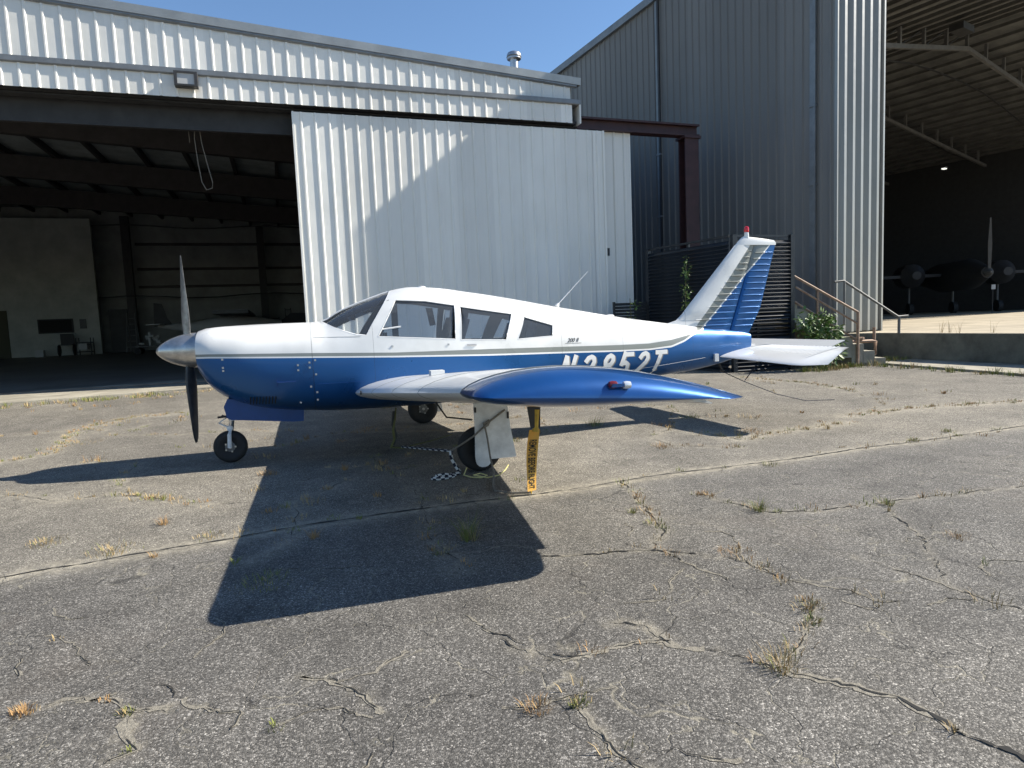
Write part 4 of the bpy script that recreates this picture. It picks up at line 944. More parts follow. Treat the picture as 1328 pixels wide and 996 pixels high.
xs_ = sorted(set([round(float(v), 4) for v in ST[:, 0]] + [round(v, 4) for v in np.arange(.6, 6.95, .085)]))
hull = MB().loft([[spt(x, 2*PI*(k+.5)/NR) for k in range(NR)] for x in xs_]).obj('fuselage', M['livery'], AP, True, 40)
# hollow cabin and cut the openings
cav_x = [1.50, 1.62, 1.75, 1.9, 2.1, 2.3, 2.5, 2.8, 3.2, 3.6, 3.9, 4.2]
cav = MB().loft([[(p[0], p[1], max(p[2], .72)) for p in (spt(x, 2*PI*(k+.5)/48, .022) for k in range(48))] for x in cav_x]).obj('cutter', M['cabin'])
WIN = {
 'w1': [(2.184, 1.245), (2.395, 1.612), (2.70, 1.592), (3.004, 1.538), (2.978, 1.182)],
 'w2': [(3.040, 1.172), (3.068, 1.520), (3.636, 1.424), (3.536, 1.148)],
 'w3': [(3.677, 1.148), (3.784, 1.385), (4.118, 1.282), (4.098, 1.163)]}
WS_base = [(1.605, 1.445), (1.665, 1.412), (1.76, 1.355), (1.88, 1.305), (1.97, 1.275), (2.062, 1.262)]
WS_top = [(2.062, 1.262), (2.355, 1.703), (2.42, 1.80)]
def poly_cut(nm, poly): 
    return MB().prism(poly, 'y', -1, 1).obj(nm, M['cabin'])
cutters = [cav] + [poly_cut('cutter', p) for p in WIN.values()] + [poly_cut('cutter', WS_base+WS_top[1:]+[(2.42, 2.1), (1.605, 2.1)])]
hull.data.materials.append(M['cabin'])
for c_ in cutters:
    md = hull.modifiers.new('b', 'BOOLEAN'); md.operation = 'DIFFERENCE'; md.solver = 'EXACT'; md.object = c_
    try: md.material_mode = 'TRANSFER'
    except Exception: pass
bpy.context.view_layer.update()
dg = bpy.context.evaluated_depsgraph_get(); ev = hull.evaluated_get(dg); nm = bpy.data.meshes.new_from_object(ev)
hull.modifiers.clear(); old = hull.data; hull.data = nm; nm.name = 'fuselage'
for c_ in cutters: bpy.data.objects.remove(c_, do_unlink=True)
bm = bmesh.new(); bm.from_mesh(nm)
for f_ in bm.faces: f_.smooth = True
for e_ in bm.edges:
    if len(e_.link_faces) == 2: e_.smooth = e_.calc_face_angle(0) < math.radians(32)
bm.to_mesh(nm); bm.free()
# glazing
def glaze(poly, sgn, off=.010):
    # fan grid over polygon: interpolate between lower and upper edge
    n = 14; xs1 = [p[0] for p in poly]; 
    def zrange(x):
        zs = []
        for (xa, za), (xb, zb) in zip(poly, poly[1:]+poly[:1]):
            if min(xa, xb)-1e-9 <= x <= max(xa, xb)+1e-9 and abs(xa-xb) > 1e-9: zs.append(za+(zb-za)*(x-xa)/(xb-xa))
        return min(zs), max(zs)
    x0, x1 = min(xs1)+.001, max(xs1)-.001; vs = []; fs = []
    for i in range(n+1):
        x = x0+(x1-x0)*i/n; z0, z1 = zrange(x)
        for j in range(7):
            z = z0+(z1-z0)*j/6; vs.append((x, sgn*side_y(x, z, off), z))
    for i in range(n):
        for j in range(6): fs.append((i*7+j, (i+1)*7+j, (i+1)*7+j+1, i*7+j+1))
    return MB()._a(vs, fs)
for sgn in (-1, 1):
    for k_, p in WIN.items(): glaze(p, sgn).obj('window', M['glass'], AP, True)
def zint(poly, x): return float(np.interp(x, [p[0] for p in poly], [p[1] for p in poly]))
vs = []; fs = []; NT = 40; NU = 10
th0 = None
for i in range(NT+1):
    # angle from the left sill over the top to the right sill
    zt, zb, w_, zc, eu, el = sec(2.06); s0 = ((1.262-zc)/(zt-zc))**(eu/2); a0 = math.asin(min(1, s0))
    th = a0+(PI-2*a0)*i/NT
    def find(poly, lo, hi):
        f_ = lambda x: spt(x, th)[2]-zint(poly, x)
        a_, b_ = lo, hi; fa = f_(a_)
        for _ in range(40):
            m_ = (a_+b_)/2
            if (f_(m_) > 0) == (fa > 0): a_ = m_
            else: b_ = m_
        return (a_+b_)/2
    xb = find(WS_base, 1.605, 2.0615); xt = find(WS_top, 2.0625, 2.419)
    for j in range(NU+1):
        x = xb+(xt-xb)*j/NU; p = spt(x, th, .008); vs.append(p)
for i in range(NT):
    for j in range(NU): fs.append((i*(NU+1)+j, (i+1)*(NU+1)+j, (i+1)*(NU+1)+j+1, i*(NU+1)+j+1))
wsb = MB()._a(vs, fs); wsb.obj('windscreen', M['windscreen'], AP, True)
# centre strip and edge frames of the windscreen
def strip(idx, r, nm, m_): MB().tube([vs[k] for k in idx], r, 6).obj(nm, m_, AP, True)
strip([NT//2*(NU+1)+j for j in range(NU+1)], .011, 'windscreen_centre_strip', M['white_paint'])
strip([i*(NU+1) for i in range(NT+1)], .010, 'windscreen_frame', M['white_paint'])
strip([i*(NU+1)+NU for i in range(NT+1)], .009, 'windscreen_frame', M['white_paint'])
# window retainers (thin dark inner edge)
for sgn in (-1, 1):
    for k_, p in WIN.items():
        pts = []
        for (xa, za), (xb, zb) in zip(p, p[1:]+p[:1]):
            for j in range(4): x = xa+(xb-xa)*j/4; z = za+(zb-za)*j/4; pts.append((x, sgn*side_y(x, z, .003), z))
        pts.append(pts[0]); MB().tube(pts, .006, 5, False).obj('window_frame', M['cabin'] if k_ == 'x' else M['white_paint'], AP, True)
# cabin interior
MB().box(1.60, 4.15, -.5, .5, .70, .735).obj('cabin_floor', M['cabin'], AP)
MB().prism([(1.74, .8), (1.84, .8), (2.03, 1.225), (2.02, 1.28), (1.90, 1.29), (1.76, 1.29)], 'y', -.46, .46).obj('instrument_panel', M['black'], AP)
for y in (-.25, .25):
    MB().prism([(2.55, .95), (3.0, .92), (3.02, 1.02), (2.58, 1.06)], 'y', y-.21, y+.21).obj('seat_cushion', M['seat'], AP)
    MB().prism([(2.93, .98), (3.03, .96), (3.17, 1.38), (3.09, 1.42)], 'y', y-.20, y+.20).obj('seat_back', M['seat'], AP)
    MB().prism([(3.11, 1.42), (3.17, 1.40), (3.19, 1.50), (3.13, 1.53)], 'y', y-.1, y+.1).obj('headrest', M['seat'], AP)
    MB().prism([(3.35, .93), (3.75, .93), (3.78, 1.03), (3.37, 1.05)], 'y', y-.2, y+.2).prism([(3.7, .98), (3.8, .98), (3.93, 1.30), (3.85, 1.33)], 'y', y-.19, y+.19).obj('rear_seat', M['seat'], AP)
    MB().tube([(2.02, y, 1.17), (2.28, y, 1.19)], .014, 6).tube([(2.28, y-.12, 1.28), (2.28, y-.11, 1.18), (2.28, y+.11, 1.18), (2.28, y+.12, 1.28)], .014, 6).obj('control_yoke', M['black'], AP, True)
    MB().prism([(2.13, 1.50), (2.33, 1.60), (2.33, 1.62), (2.12, 1.52)], 'y', y-.13, y+.13).obj('sun_visor', M['black'], AP)
MB().lathe([(.0, -.01), (.035, -.01), (.035, .012), (0, .012)], (2.22, -.46, 1.31), 'y', 14).obj('suction_mount', M['black'], AP)
MB().lathe([(.0, -.02), (.045, -.02), (.045, .02), (0, .02)], (1.98, .0, 1.47), 'x', 14).tube([(1.98, 0, 1.47), (2.0, 0, 1.56)], .01).obj('compass', M['black'], AP)
MB().prism([(2.86, 1.55), (2.94, 1.54), (2.97, 1.34), (2.9, 1.33)], 'y', .50, .515).obj('shoulder_belt', M['black'], AP)
MB().box(2.45, 2.52, .48, .52, 1.2, 1.6).obj('door_post', M['cabin'], AP)
# cowling details
def seam(pts, m_, r=.0022):
    pp = []
    for (xa, za), (xb, zb_) in zip(pts[:-1], pts[1:]):
        for j in range(6): x = xa+(xb-xa)*j/6; z = za+(zb_-za)*j/6; pp.append((x, -side_y(x, z)-.0005, z))
    MB().tube(pp, r, 5).obj('skin_seam', m_, AP)
seam([(4.25, 1.36), (4.8, 1.25), (5.4, 1.16), (5.95, 1.09)], M['grey_paint'], .0018)
seam([(5.0, .70), (5.7, .745), (6.36, .80)], M['letter'], .0016)
seam([(1.55, 1.262), (1.80, 1.258), (2.05, 1.25)], M['grey_paint'], .0018)
seam([(1.56, .80), (2.10, .80)], M['blue_dull'], .002)
MB().lathe([(.16, .0), (.19, .006), (.20, .03)], (.425, 0, 1.18), 'x', 28).obj('nose_ring', M['black'], AP, True)
for s_ in (-1, 1):
    MB().lathe([(.01, 0), (.085, .0), (.085, .01)], (.446, s_*.21, 1.17), 'x', 20).obj('air_intake', M['void'], AP)
b = MB()
b.prism([(.64, .60), (.66, .485), (.70, .462), (1.30, .395), (1.40, .395), (1.41, .52), (1.40, .56), (.68, .68)], 'y', -.17, .17)
b.obj('nose_scoop', M['blue_dull'], AP)
MB().box(.655, .665, -.13, .13, .5, .58).obj('scoop_mouth', M['void'], AP)
for k in range(9):
    x = .92+k*.03; yy = -side_y(x, .66)-.003
    MB().bar((x-.012, yy-.002, .625), (x+.0, -side_y(x, .70)-.004, .70), .008, .008).obj('louvre', M['void'], AP)
b = MB()
for x, z in ((.70, 1.09), (.70, 1.01), (.70, .98), (1.50, 1.02), (1.50, .97), (1.50, .78), (1.555, .9), (1.555, 1.04), (1.555, .72), (1.555, .64), (1.39, 1.0), (1.39, .95), (1.39, .62), (2.32, 1.14), (2.9, 1.13)):
    yy = -side_y(x, z); b.box(x-.009, x+.009, yy-.006, yy+.004, z-.009, z+.009)
b.obj('cowl_fastener', M['alu'], AP)
yy = -side_y(1.12, .86); MB().box(1.18, 1.36, -side_y(1.3, .86)-.004, -side_y(1.3, .86)+.01, .835, .845).box(1.18, 1.185, yy-.012, yy, .80, .88).obj('cowl_hatch_edge', M['blue_dull'], AP)
MB().tube([(3.10, -.562, 1.115), (3.2, -.562, 1.11)], .009, 6).obj('window_latch', M['alu'], AP)
# spinner and propeller
MB().lathe([(.001, .035), (.03, .045), (.065, .08), (.10, .13), (.13, .19), (.152, .25), (.168, .32), (.176, .38), (.178, .425)], (0, 0, 1.185), 'x', 40).obj('spinner', M['spinner'], AP, True)
def blade(sgn, nm, m_):
    secs = []
    for r in (.10, .16, .25, .38, .52, .66, .80, .90, .935, .948):
        t = r/.95; ch = {True: .075+.35*(r-.1), False: .155}[r < .3] if r < .3 else .155-.055*(t-.3)**1.2-.09*max(0, t-.93)/.07*.8
        th = max(.008, .05*(1-t)**.9+.008); be = math.radians(14+34*(1-t)**1.1)
        if r < .13: ch, th = .07, .06
        cx, cy = math.sin(be), -math.cos(be)*sgn; nx_, ny_ = math.cos(be), math.sin(be)*sgn
        q = []
        for k in range(12):
            a_ = 2*PI*k/12; u = math.cos(a_)*ch/2; v = math.sin(a_)*th/2*(1-.35*math.cos(a_)); q.append((.335+cx*u+nx_*v, cy*u+ny_*v, 1.185+sgn*r))
        secs.append(q)
    return MB().loft(secs).obj(nm, m_, AP, True)
blade(1, 'propeller_blade', M['prop_grey']); blade(-1, 'propeller_blade', M['prop_back'])
# wings
def foil(n=18, t=.142, cam=.027):
    up_, lo_ = [], []
    for i in range(n+1):
        x = .5*(1-math.cos(PI*i/n)); w = x**1.2; yt = 5*t*(.2969*math.sqrt(w)-.126*w-.3516*w*w+.2843*w**3-.1036*w**4); yc = cam*4*x*(1-x)
        up_.append((x, yc+yt)); lo_.append((x, yc-yt*.92))
    return up_[::-1]+lo_[1:-1]
def wsec(y, x0, c, z0, zte, ts=1., n=18, cs=1.):
    return [(x0+c*px, y, z0+(zte-z0)*px+c*pz*ts) for px, pz in foil(n)]
def wz(ay): return .676+.0848*(ay-.62)
for sg in (-1, 1):
    yl = [.30, .62, 1.2, 2.0, 2.8, 3.5, 3.995]
    lex = lambda y: 1.93+.0976*(y-.62)
    wl = lambda y: .692+.0843*(y-.62)
    MB().loft([wsec(sg*y, lex(y), 3.83-lex(y), wl(y), wl(y)-.115) for y in yl]).obj('wing', M['wing_skin'], AP, True)
    ss = [0, .12, .3, .5, .68, .82, .92, .98, 1.]
    secs = []
    for s_ in ss:
        y = 4.0+.345*s_; f_ = math.sqrt(max(0.0009, 1-s_**3.2)); x0 = 2.26+.07*s_**8; x1 = 3.835-.05*s_-.12*s_**8
        secs.append(wsec(sg*y, x0, x1-x0, wl(4.0)+.012*s_-.01*s_**4, wl(4.0)-.118+.02*s_, f_*1.56/(x1-x0)*.985+.015))
    MB().loft(secs).obj('wing_tip', M['blue_paint'], AP, True, 50)
    MB().tube([(p[0], p[1], p[2]) for p in wsec(sg*3.998, lex(4.0)-.002, 3.83-lex(4.0)+.004, wl(4.0), wl(4.0)-.115, 1.012)], .0022, 4).obj('tip_joint', M['grey_paint'], AP)
    for ya in (1.45, 2.3, 3.1): MB().tube([(p[0], p[1], p[2]) for p in wsec(sg*ya, lex(ya)-.001, 3.83-lex(ya), wl(ya), wl(ya)-.115, 1.004)], .0016, 4).obj('wing_seam', M['grey_paint'], AP)
    # aileron drooping a little, flap
    MB().loft([[(3.50, sg*y, wl(y)-.04), (3.52, sg*y, wl(y)-.12), (3.81, sg*y, wl(y)-.175), (3.81, sg*y, wl(y)-.168)] for y in (2.6, 3.93)]).obj('aileron', M['gear_white'], AP)
    MB().loft([[(3.42, sg*y, wl(y)-.03), (3.44, sg*y, wl(y)-.12), (3.80, sg*y, wl(y)-.22), (3.80, sg*y, wl(y)-.212)] for y in (.62, 2.56)]).obj('flap', M['wing_skin'], AP)
    MB().box(2.42, 2.53, sg*2.15-.05, sg*2.15+.05, wl(2.15)+.105, wl(2.15)+.155).obj('fuel_cap', M['white_paint'], AP)
    # navigation light and strobe on the tip
    yt_ = 4.335
    MB().lathe([(.0, -.022), (.016, -.016), (.02, .0), (.017, .022), (.009, .03)], (2.965, sg*(yt_-.004), 1.000), 'x', 14).obj('navigation_light', M['navred'], AP, True)
    MB().lathe([(.0, -.018), (.018, -.012), (.021, .005), (.018, .024), (.0, .032)], (3.035, sg*(yt_+.006), .994), 'x', 14).obj('strobe_light', M['lens'], AP, True)
    MB().prism([(2.95, .988), (3.04, .988), (3.03, 1.002), (2.96, 1.006)], 'y', sg*yt_-.02, sg*yt_-.002).obj('light_housing', M['blue_paint'], AP)
# step and vents
MB().lathe([(.0, 0), (.022, 0), (.022, .004)], (2.2, -1.05, .7), 'z', 10).obj('vent', M['void'], AP)
MB().lathe([(.019, -.012), (.019, 0)], (1.958, -.93, .722), 'x', 12).obj('landing_vent', M['void'], AP)
# fin, rudder, tailplane
def fz(pts, z): return float(np.interp(z, [p[1] for p in pts], [p[0] for p in pts]))
LEp = [(5.80, 1.235), (5.93, 1.27), (6.02, 1.345), (6.084, 1.417), (6.914, 2.317)]
HGp = [(6.66, .98), (6.686, 1.059), (7.100, 2.225), (7.13, 2.33)]
TEp = [(6.965, 1.0), (7.180, 1.38), (7.400, 2.127), (7.425, 2.22)]
def slab(zs, fa, fb, ta, tb, name, m_):
    secs = []
    for z in zs:
        xa, xb = fa(z), fb(z); q = []
        for u, tt in ((0, .12), (.04, .5), (.15, .85), (.4, 1), (.7, .8), (1, .35)):
            q.append((xa+(xb-xa)*u, (ta(z)*(1-u)+tb(z)*u)*tt*.5, z))
        q += [(p[0], -p[1], p[2]) for p in q[::-1]]; secs.append(q)
    return MB().loft(secs).obj(name, m_, AP, True, 50)
tk = lambda z: float(np.interp(z, [1.0, 2.3], [.13, .06]))
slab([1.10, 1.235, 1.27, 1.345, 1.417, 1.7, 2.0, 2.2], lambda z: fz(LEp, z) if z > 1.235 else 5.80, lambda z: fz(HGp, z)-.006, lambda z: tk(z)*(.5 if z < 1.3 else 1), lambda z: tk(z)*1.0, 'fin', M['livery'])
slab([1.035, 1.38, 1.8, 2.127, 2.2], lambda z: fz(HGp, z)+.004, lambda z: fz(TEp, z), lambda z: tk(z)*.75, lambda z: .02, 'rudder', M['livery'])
cap = []
for z, k_ in ((2.2, 1.), (2.235, .98), (2.27, .9), (2.295, .7), (2.31, .35)):
    xa = fz(LEp, z)+.01+(1-k_)*.03; xb = fz(TEp, z)+.01-(1-k_)*.05; q = []
    for u, tt in ((0, .3), (.06, .75), (.2, 1), (.5, 1), (.8, .6), (1, .15)): q.append((xa+(xb-xa)*u, .035*tt*math.sqrt(k_), z-(.05*u if z > 2.25 else 0)))
    q += [(p[0], -p[1], p[2]) for p in q[::-1]]; cap.append(q)
MB().loft(cap).obj('fin_cap', M['white_paint'], AP, True, 50)
# stiffening beads pressed in the fin and rudder skins
for i in range(13):
    z = 1.19+i*.0775; xh = fz(HGp, z)
    for sg in (-1, 1):
        x0 = max(fz(LEp, max(z, 1.27))+.26, xh-.62); 
        MB().tube([(x0, sg*(tk(z)*.455), z), ((x0+xh)/2, sg*tk(z)*.49, z), (xh-.03, sg*tk(z)*.37, z)], [.005, .012, .008], 6).obj('fin_bead', M['livery'], AP, True)
        xr = fz(TEp, z)
        MB().tube([(xh+.03, sg*tk(z)*.36, z-.02), ((xh+xr)/2, sg*(tk(z)*.29), z-.02), (xr-.02, sg*.009, z-.02)], [.006, .0125, .009], 6).obj('rudder_bead', M['livery'], AP, True)
MB().lathe([(.028, 0), (.03, .03), (.026, .075)], (6.985, 0, 2.285), 'z', 16).obj('beacon_base', M['white_paint'], AP, True)
MB().lathe([(.026, 0), (.031, .012), (.031, .045), (.024, .07), (.006, .08)], (6.985, 0, 2.362), 'z', 16).obj('beacon', M['beacon'], AP, True)
# stabilator with anti-servo tab
for sg in (-1, 1):
    secs = []
    for y, x0, x1, k_ in ((.02, 6.47, 7.27, 1), (.15, 6.50, 7.28, 1), (.8, 6.56, 7.28, 1), (1.28, 6.60, 7.28, 1), (1.38, 6.66, 7.27, .8), (1.43, 6.80, 7.25, .45), (1.445, 6.95, 7.2, .15)):
        z0 = .792-.045*y; z1 = .90
        secs.append([(x0+(x1-x0)*px, sg*y, z0+(z1-z0)*px+(x1-x0)*pz*k_*.75) for px, pz in foil(12, .10, 0.)])
    MB().loft(secs).obj('stabilator', M['white_paint'], AP, True, 50)
    MB().loft([[(7.285, sg*y, .893), (7.285, sg*y, .905), (7.49, sg*y, .968), (7.49, sg*y, .962)] for y in (.0, 1.12)]).obj('trim_tab', M['white_paint'], AP)
    b = MB()
    for k in range(19):
        y = .18+k*.062
        b = MB().tube([(6.84, sg*y, .845+.034-.045*y*.66), (7.0, sg*y, .866+.028-.045*y*.4), (7.24, sg*y, .904)], [.004, .008, .006], 5); b.obj('stabilator_bead', M['white_paint'], AP, True)
MB().box(6.385, 6.44, -.165, -.135, .735, .83).obj('access_plate', M['gear_white'], AP)
MB().tube([(6.55, 0, .70), (6.60, 0, .60)], .015, 6).lathe([(.018, 0), (.03, .01), (.018, .02)], (6.6, 0, .585)).obj('tail_tie_down_ring', M['dark_steel'], AP)
# antennas, vents on the roof
MB().tube([(4.34, 0, 1.50), (4.36, 0, 1.535)], [.03, .012], 8).tube([(4.355, 0, 1.525), (4.72, 0, 1.875), (4.755, 0, 1.905)], [.008, .004, .003], 6).obj('whip_antenna', M['white_paint'], AP, True)
MB().lathe([(.05, 0), (.045, .012), (.01, .02)], (2.74, 0, 1.757), 'z', 14).obj('roof_vent', M['white_paint'], AP, True)
MB().lathe([(.06, 0), (.05, .015), (.01, .025)], (5.02, 0, 1.357), 'z', 14).obj('roof_antenna', M['white_paint'], AP, True)
# landing gear
def wheel(x, y, z, r, wd, nm='wheel'):
    hub = MB().lathe([(.02, -wd*.42), (r*.36, -wd*.34), (r*.48, -wd*.30), (r*.48, wd*.30), (r*.36, wd*.34), (.02, wd*.42)], (x, y, z), 'y', 24).obj(nm, M['hub'], AP, True, 30)
    pr = [(r*.48, -wd*.36), (r*.60, -wd*.48), (r*.80, -wd*.50), (r*.93, -wd*.40), (r*.985, -wd*.2), (r, 0), (r*.985, wd*.2), (r*.93, wd*.40), (r*.80, wd*.5), (r*.60, wd*.48), (r*.48, wd*.36)]
    MB().lathe(pr, (x, y, z), 'y', 36).obj('tyre', M['rubber'], hub, True, 60)
    MB().lathe([(.018, -wd*.46), (.018, wd*.46)], (x, y, z), 'y', 10).obj('axle', M['alu'], hub)
    for k in range(5):
        a_ = 2*PI*k/5; MB().box(x+math.cos(a_)*r*.3-.008, x+math.cos(a_)*r*.3+.008, y-wd*.43, y-wd*.38, z+math.sin(a_)*r*.3-.008, z+math.sin(a_)*r*.3+.008).obj('wheel_bolt', M['alu'], hub)
wheel(.655, 0, .167, .168, .12)
MB().tube([(.655, -.085, .165), (.66, -.085, .30), (.675, -.03, .37)], [.022, .02, .024], 8).tube([(.655, .085, .165), (.66, .085, .30), (.675, .03, .37)], [.022, .02, .024], 8).tube([(.665, -.05, .36), (.665, .05, .36)], .03, 8).obj('nose_fork', M['gear_white'], AP, True)
MB().tube([(.675, 0, .36), (.70, 0, .56)], .027, 10).obj('nose_strut', M['chrome'], AP, True)
MB().tube([(.69, 0, .44), (.71, 0, .62)], .038, 10).obj('oleo_housing', M['gear_white'], AP, True)
MB().bar((.66, 0, .36), (.56, 0, .42), .035, .012).bar((.56, 0, .42), (.665, 0, .49), .035, .012).obj('scissor_link', M['gear_white'], AP)
MB().tube([(.56, -.06, .485), (.70, -.03, .49), (.85, -.06, .487)], .012, 6).tube([(.60, -.04, .50), (.68, 0, .46)], .01, 6).obj('steering_rod', M['dark_steel'], AP)
for sg in (-1, 1):
    yw = sg*1.60
    wheel(2.93, yw, .205, .205, .155)
    MB().tube([(2.94, sg*1.70, .22), (2.95, sg*1.69, .62)], [.028, .036], 10).tube([(2.94, sg*1.70, .22), (2.93, yw, .205)], .022, 8).obj('main_strut', M['gear_white'], AP, True)
    b = MB(); yo = sg*1.735
    b.prism([(2.86, .64), (3.165, .64), (3.19, .40), (3.235, .125), (2.99, .125)]+[(2.93+.07*math.cos(a_), .118+.06*math.sin(a_)) for a_ in np.linspace(-.25, -PI+.1, 8)]+[(2.855, .16), (2.862, .40)], 'y', yo-.005, yo+.005)
    b.obj('gear_door', M['gear_white'], AP)
    MB().box(2.862, 2.878, yo-.02, yo+.02, .555, .60).box(3.16, 3.176, yo-.02, yo+.02, .48, .54).obj('door_hinge', M['black'], AP)
    MB().tube([(2.55, sg*1.35, wz(1.35)-.04), (2.66, sg*1.5, .50), (2.86, sg*1.66, .48)], .008, 5).obj('brake_line', M['black'], AP)
    MB().lathe([(.018, -.006), (.026, 0), (.018, .006)], (3.10, sg*1.9, wz(1.9)-.085), 'y', 12).obj('tie_down_ring', M['alu'], AP)
# pitot mast
MB().prism([(3.10, .52), (3.17, .52), (3.18, .74), (3.07, .74)], 'y', -2.615, -2.585).obj('pitot_mast', M['dark_steel'], AP)

# registration on the fuselage side, drawn as stroked block letters lying on the skin
H_ = .30; ZB = .628
GL = {
 'N': [[(0, -.1), (0, 1.1)], [(.02, 1.06), (.60, -.06)], [(.62, -.1), (.62, 1.1)]],
 '2': [[(0, .78), (.12, .95), (.33, 1), (.5, .94), (.62, .76), (.56, .56), (.02, .04)], [(-.03, 0), (.62, 0)]],
 '8': [[(.30, .52), (.10, .6), (.03, .76), (.12, .93), (.31, 1), (.5, .93), (.59, .76), (.52, .6), (.32, .52), (.09, .42), (0, .23), (.1, .06), (.31, 0), (.52, .06), (.62, .23), (.53, .42), (.32, .52)]],
 '5': [[(.7, 1), (.02, 1)], [(.06, 1.1), (.03, .5)], [(.03, .56), (.3, .62), (.52, .52), (.6, .3), (.5, .08), (.27, 0), (.0, .09)]],
 'T': [[(-.12, 1), (.72, 1)], [(.29, 1), (.29, -.1)]]}
def glyph(ch, x0, sc, zb, hh, off, sw, slant=.30, dx=0., dz=0.):
    b = MB(); n3 = 0
    for st in GL[ch]:
        P = [(x0+dx+u*sc+v*hh*slant, zb+dz+sw*.5+v*(hh-sw)) for u, v in st]
        pp = []
        for (xa, za), (xb, zb_) in zip(P[:-1], P[1:]):
            for j in range(4): pp.append((xa+(xb-xa)*j/4, za+(zb_-za)*j/4))
        pp.append(P[-1])
        if len(st) == 2 or True:  # extend the ends squarely
            d0 = np.array(pp[0])-np.array(pp[1]); d0 = d0/np.linalg.norm(d0)*sw*.18; d1 = np.array(pp[-1])-np.array(pp[-2]); d1 = d1/np.linalg.norm(d1)*sw*.18
            if not (ch == '8'): pp = [tuple(np.array(pp[0])+d0)]+pp+[tuple(np.array(pp[-1])+d1)]
        L = []; R = []
        for i, (x, z) in enumerate(pp):
            a_ = pp[max(0, i-1)]; c_ = pp[min(len(pp)-1, i+1)]; tx, tz = c_[0]-a_[0], c_[1]-a_[1]; l = math.hypot(tx, tz)+1e-9; nx_, nz_ = -tz/l*sw/2, tx/l*sw/2
            for (px, pz), arr in (((x+nx_, z+nz_), L), ((x-nx_, z-nz_), R)): arr.append((px, -side_y(px, pz)-off-.0002*n3, pz))
        v_ = L+R; n = len(L); b._a(v_, [(i, i+1, n+i+1, n+i) for i in range(n-1)]); n3 += 1
    return b
word = 'N2852T'; xp_ = [4.17, 4.44, 4.70, 4.94, 5.185, 5.42]
for ch, x in zip(word, xp_):
    o = glyph(ch, x, .185, ZB, H_, .0032, .052).obj('registration_letter', M['letter'], AP)
    tag(o, 'white italic letter '+ch)
    glyph(ch, x, .185, ZB, H_, .0018, .052, dx=.014, dz=-.008).obj('letter_shadow', M['letter_shade'], o)
# little model script above the stripe
tb = bpy.data.curves.new('model_script', 'FONT'); tb.body = '200 II'; tb.size = .062; tb.shear = .4; tb.offset = .0008
to = bpy.data.objects.new('tmp', tb); COL.objects.link(to); bpy.context.view_layer.update()
def text_mesh(to, name, fn, m_, parent):
    me_ = bpy.data.meshes.new_from_object(to.evaluated_get(bpy.context.evaluated_depsgraph_get())); me_.name = name
    for v in me_.vertices: v.co = fn(v.co)
    me_.materials.clear(); me_.materials.append(m_); bpy.data.objects.remove(to, do_unlink=True)
    return link(bpy.data.objects.new(name, me_), parent)
text_mesh(to, 'model_script', lambda c: Vector((4.28+c.x, -side_y(4.28+c.x, 1.085+c.y)-.003, 1.085+c.y)), M['ink'], AP)
MB()._a([(x, -side_y(x, z)-.003, z) for x, z in ((4.25, 1.071), (4.46, 1.066), (4.46, 1.070), (4.25, 1.075))], [(0, 1, 2, 3)]).obj('script_underline', M['ink'], AP)

# ------------------------------------------------------------------ streamer, ropes
t = empty('warning_streamer', 'orange cloth streamer lettered REMOVE BEFORE FLIGHT hanging from the wing probe', 'streamer', (3.14, -2.6, .55))
MB().tube([(.01, 0, .11), (.0, 0, -.02), (-.005, 0, -.06)], [.026, .021, .03], 8).obj('probe_sleeve', M['tag_yellow'], t, True)
vs = []; fs = []; NN = 14
def stp(s_, a_):  # s down, a across
    return (-.012-.045*s_+a_*(.042-.003*s_)-.006*math.sin(s_*4), .03*math.sin(s_*3.2)*.4-.012*a_*math.sin(s_*5), -.045-s_*.475)
for i in range(NN+1):
    s_ = i/NN; vs += [stp(s_, -1), stp(s_, -.3), stp(s_, .3), stp(s_, 1)]
    if i:
        for j in range(3): fs.append((4*i-4+j, 4*i-3+j, 4*i+1+j, 4*i+j))
sb = MB()._a(vs, fs); sb._a([(x, y+.003, z) for x, y, z in vs], [f_[::-1] for f_ in fs]); sb.obj('cloth', M['tag'], t, False)
tb = bpy.data.curves.new('lettering', 'FONT'); tb.body = 'REMOVE BEFORE FLIGHT'; tb.size = .056; tb.offset = .0012
to = bpy.data.objects.new('tmp', tb); COL.objects.link(to); bpy.context.view_layer.update(); tw = to.dimensions.x
def put(c):
    s_ = .16+.80*c.x/tw; a_ = (c.y-.020)/.029
    p = stp(s_, a_*.95); return Vector((p[0], p[1]-.0025, p[2]))
text_mesh(to, 'lettering', put, M['ink'], t)
MB().tube([(-.058, 0, -.52), (-.057, 0, -.545)], [.008, .003], 5).obj('tail_thread', M['tag_yellow'], t)

def sag(p, q, s_, n=14): return [tuple(np.array(p)*(1-i/n)+np.array(q)*i/n+np.array([0, 0, -s_*4*(i/n)*(1-i/n)])) for i in range(n+1)]
ring = (3.10, -1.9, wz(1.9)-.10)
o = MB().tube([(3.14, -1.752, .56), (3.0, -1.755, .47), (2.84, -1.755, .345), (2.75, -1.69, .275), (2.66, -1.62, .21)], .0085, 7).tube([(2.99, -1.765, .475), (2.97, -1.775, .44), (2.93, -1.775, .42), (2.94, -1.765, .45), (2.99, -1.765, .478)], .013, 7).tube(
   [(2.945, -1.775, .43), (2.96, -1.79, .32), (2.97, -1.82, .16), (2.975, -1.9, .03), (2.93, -2.05, .012), (2.87, -2.25, .012), (2.85, -2.40, .012), (2.93, -2.52, .012), (3.10, -2.56, .012)], .0085, 7).obj('tie_rope', M['rope_grey'], None, True)
tag(o, 'grey tie-down rope knotted across the white gear door and trailing on the ground', 'rope')
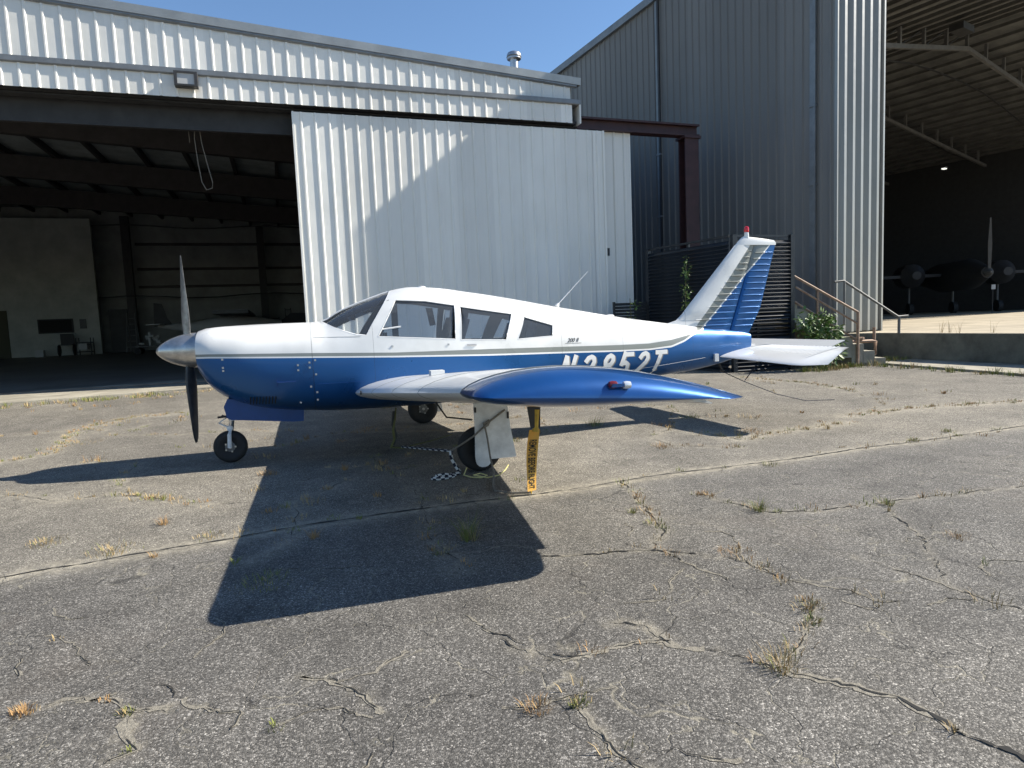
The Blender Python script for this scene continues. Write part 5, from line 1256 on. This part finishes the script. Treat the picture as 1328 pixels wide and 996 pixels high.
def braid(pts, r, label):
    pp = []
    for p, q in zip(pts[:-1], pts[1:]):
        n = max(1, int((Vector(q)-Vector(p)).length/.012))
        for i in range(n): pp.append(tuple(Vector(p).lerp(Vector(q), i/n)))
    pp.append(pts[-1]); o_ = MB().tube(pp, r, 8, True, 1).obj('braided_rope', [M['rope_white'], M['rope_black']], None, True); 
    # longer checks
    for f_ in o_.data.polygons:
        pass
    return tag(o_, label, 'rope', 'black and white braided ropes')
def braid2(pts, r, label, per=3):
    pp = []
    for p, q in zip(pts[:-1], pts[1:]):
        n = max(1, int((Vector(q)-Vector(p)).length/.011))
        for i in range(n): pp.append(tuple(Vector(p).lerp(Vector(q), i/n)))
    pp.append(pts[-1]); b = MB(); k0 = 0; b.tube(pp, r, 8)
    for i in range(len(pp)-1):
        for k in range(8): b.m[i*8+k] = 1 if ((i//per)+(k//4)) % 2 or (per > 5 and k % 4 == 0) else 0
    o_ = b.obj('braided_rope', [M['rope_white'], M['rope_black']], None, True); return tag(o_, label, 'rope', 'black and white braided ropes')
braid2([tuple(p) for p in sag((2.66, -1.62, .21), (2.40, -.2, .03), .0, 8)], .012, 'black and white braided rope running from the knot to the far yellow strap', 7)
braid2([(2.66, -1.62, .21), (2.66, -1.63, .15), (2.69, -1.63, .08), (2.73, -1.64, .014), (2.70, -1.68, .012), (2.62, -1.70, .012), (2.52, -1.72, .012), (2.46, -1.76, .012), (2.50, -1.80, .012), (2.58, -1.79, .012), (2.66, -1.75, .012), (2.57, -1.74, .03), (2.49, -1.77, .03)], .016, 'thick black and white braided rope bundled on the ground by the near wheel')
o = MB().tube([(2.78, -1.70, .06), (2.74, -1.75, .01), (2.78, -1.86, .01), (2.86, -1.92, .01), (2.92, -1.88, .015), (2.87, -1.84, .03), (2.80, -1.87, .03), (2.9, -1.94, .01), (3.02, -1.9, .01), (3.1, -1.82, .03), (3.15, -1.76, .06)], .006, 6).obj('yellow_cord', M['cord_yellow'], None, True)
tag(o, 'thin pale yellow cord looped on the ground under the near wheel', 'cord')
o = MB().bar((2.38, -.02, .44), (2.362, -.03, .32), .022, .005).bar((2.362, -.03, .32), (2.33, -.06, .2), .024, .005).bar((2.33, -.06, .2), (2.335, -.09, .1), .026, .005).bar((2.335, -.09, .1), (2.29, -.12, .02), .03, .006).bar((2.29, -.12, .02), (2.42, -.2, .015), .04, .012).bar((2.42, -.2, .02), (2.75, -.15, .06), .035, .006).bar((2.75, -.15, .06), (2.98, -.1, .10), .02, .005).obj('ratchet_strap', M['strap'])
tag(o, 'olive yellow ratchet strap hanging under the belly and lying on the ground', 'strap')
o = MB().tube([(2.36, .0, .40), (2.34, 0, .25), (2.36, -.02, .12), (2.32, -.05, .03)], .022, 6).obj('chain', M['dark_steel']); tag(o, 'dark chain hanging beside the olive strap under the belly', 'chain')
o = MB().tube([(6.60, 0, .585), (7.0, .08, .42), (7.6, .2, .2), (8.2, .32, .05), (8.8, .44, .01)], .005, 6).tube([(7.0, .08, .42), (7.02, .1, .44), (7.15, .05, .62)], .006, 5).obj('tail_rope', M['rope_black'])
tag(o, 'thin dark rope running from the tail ring down to the asphalt', 'rope')
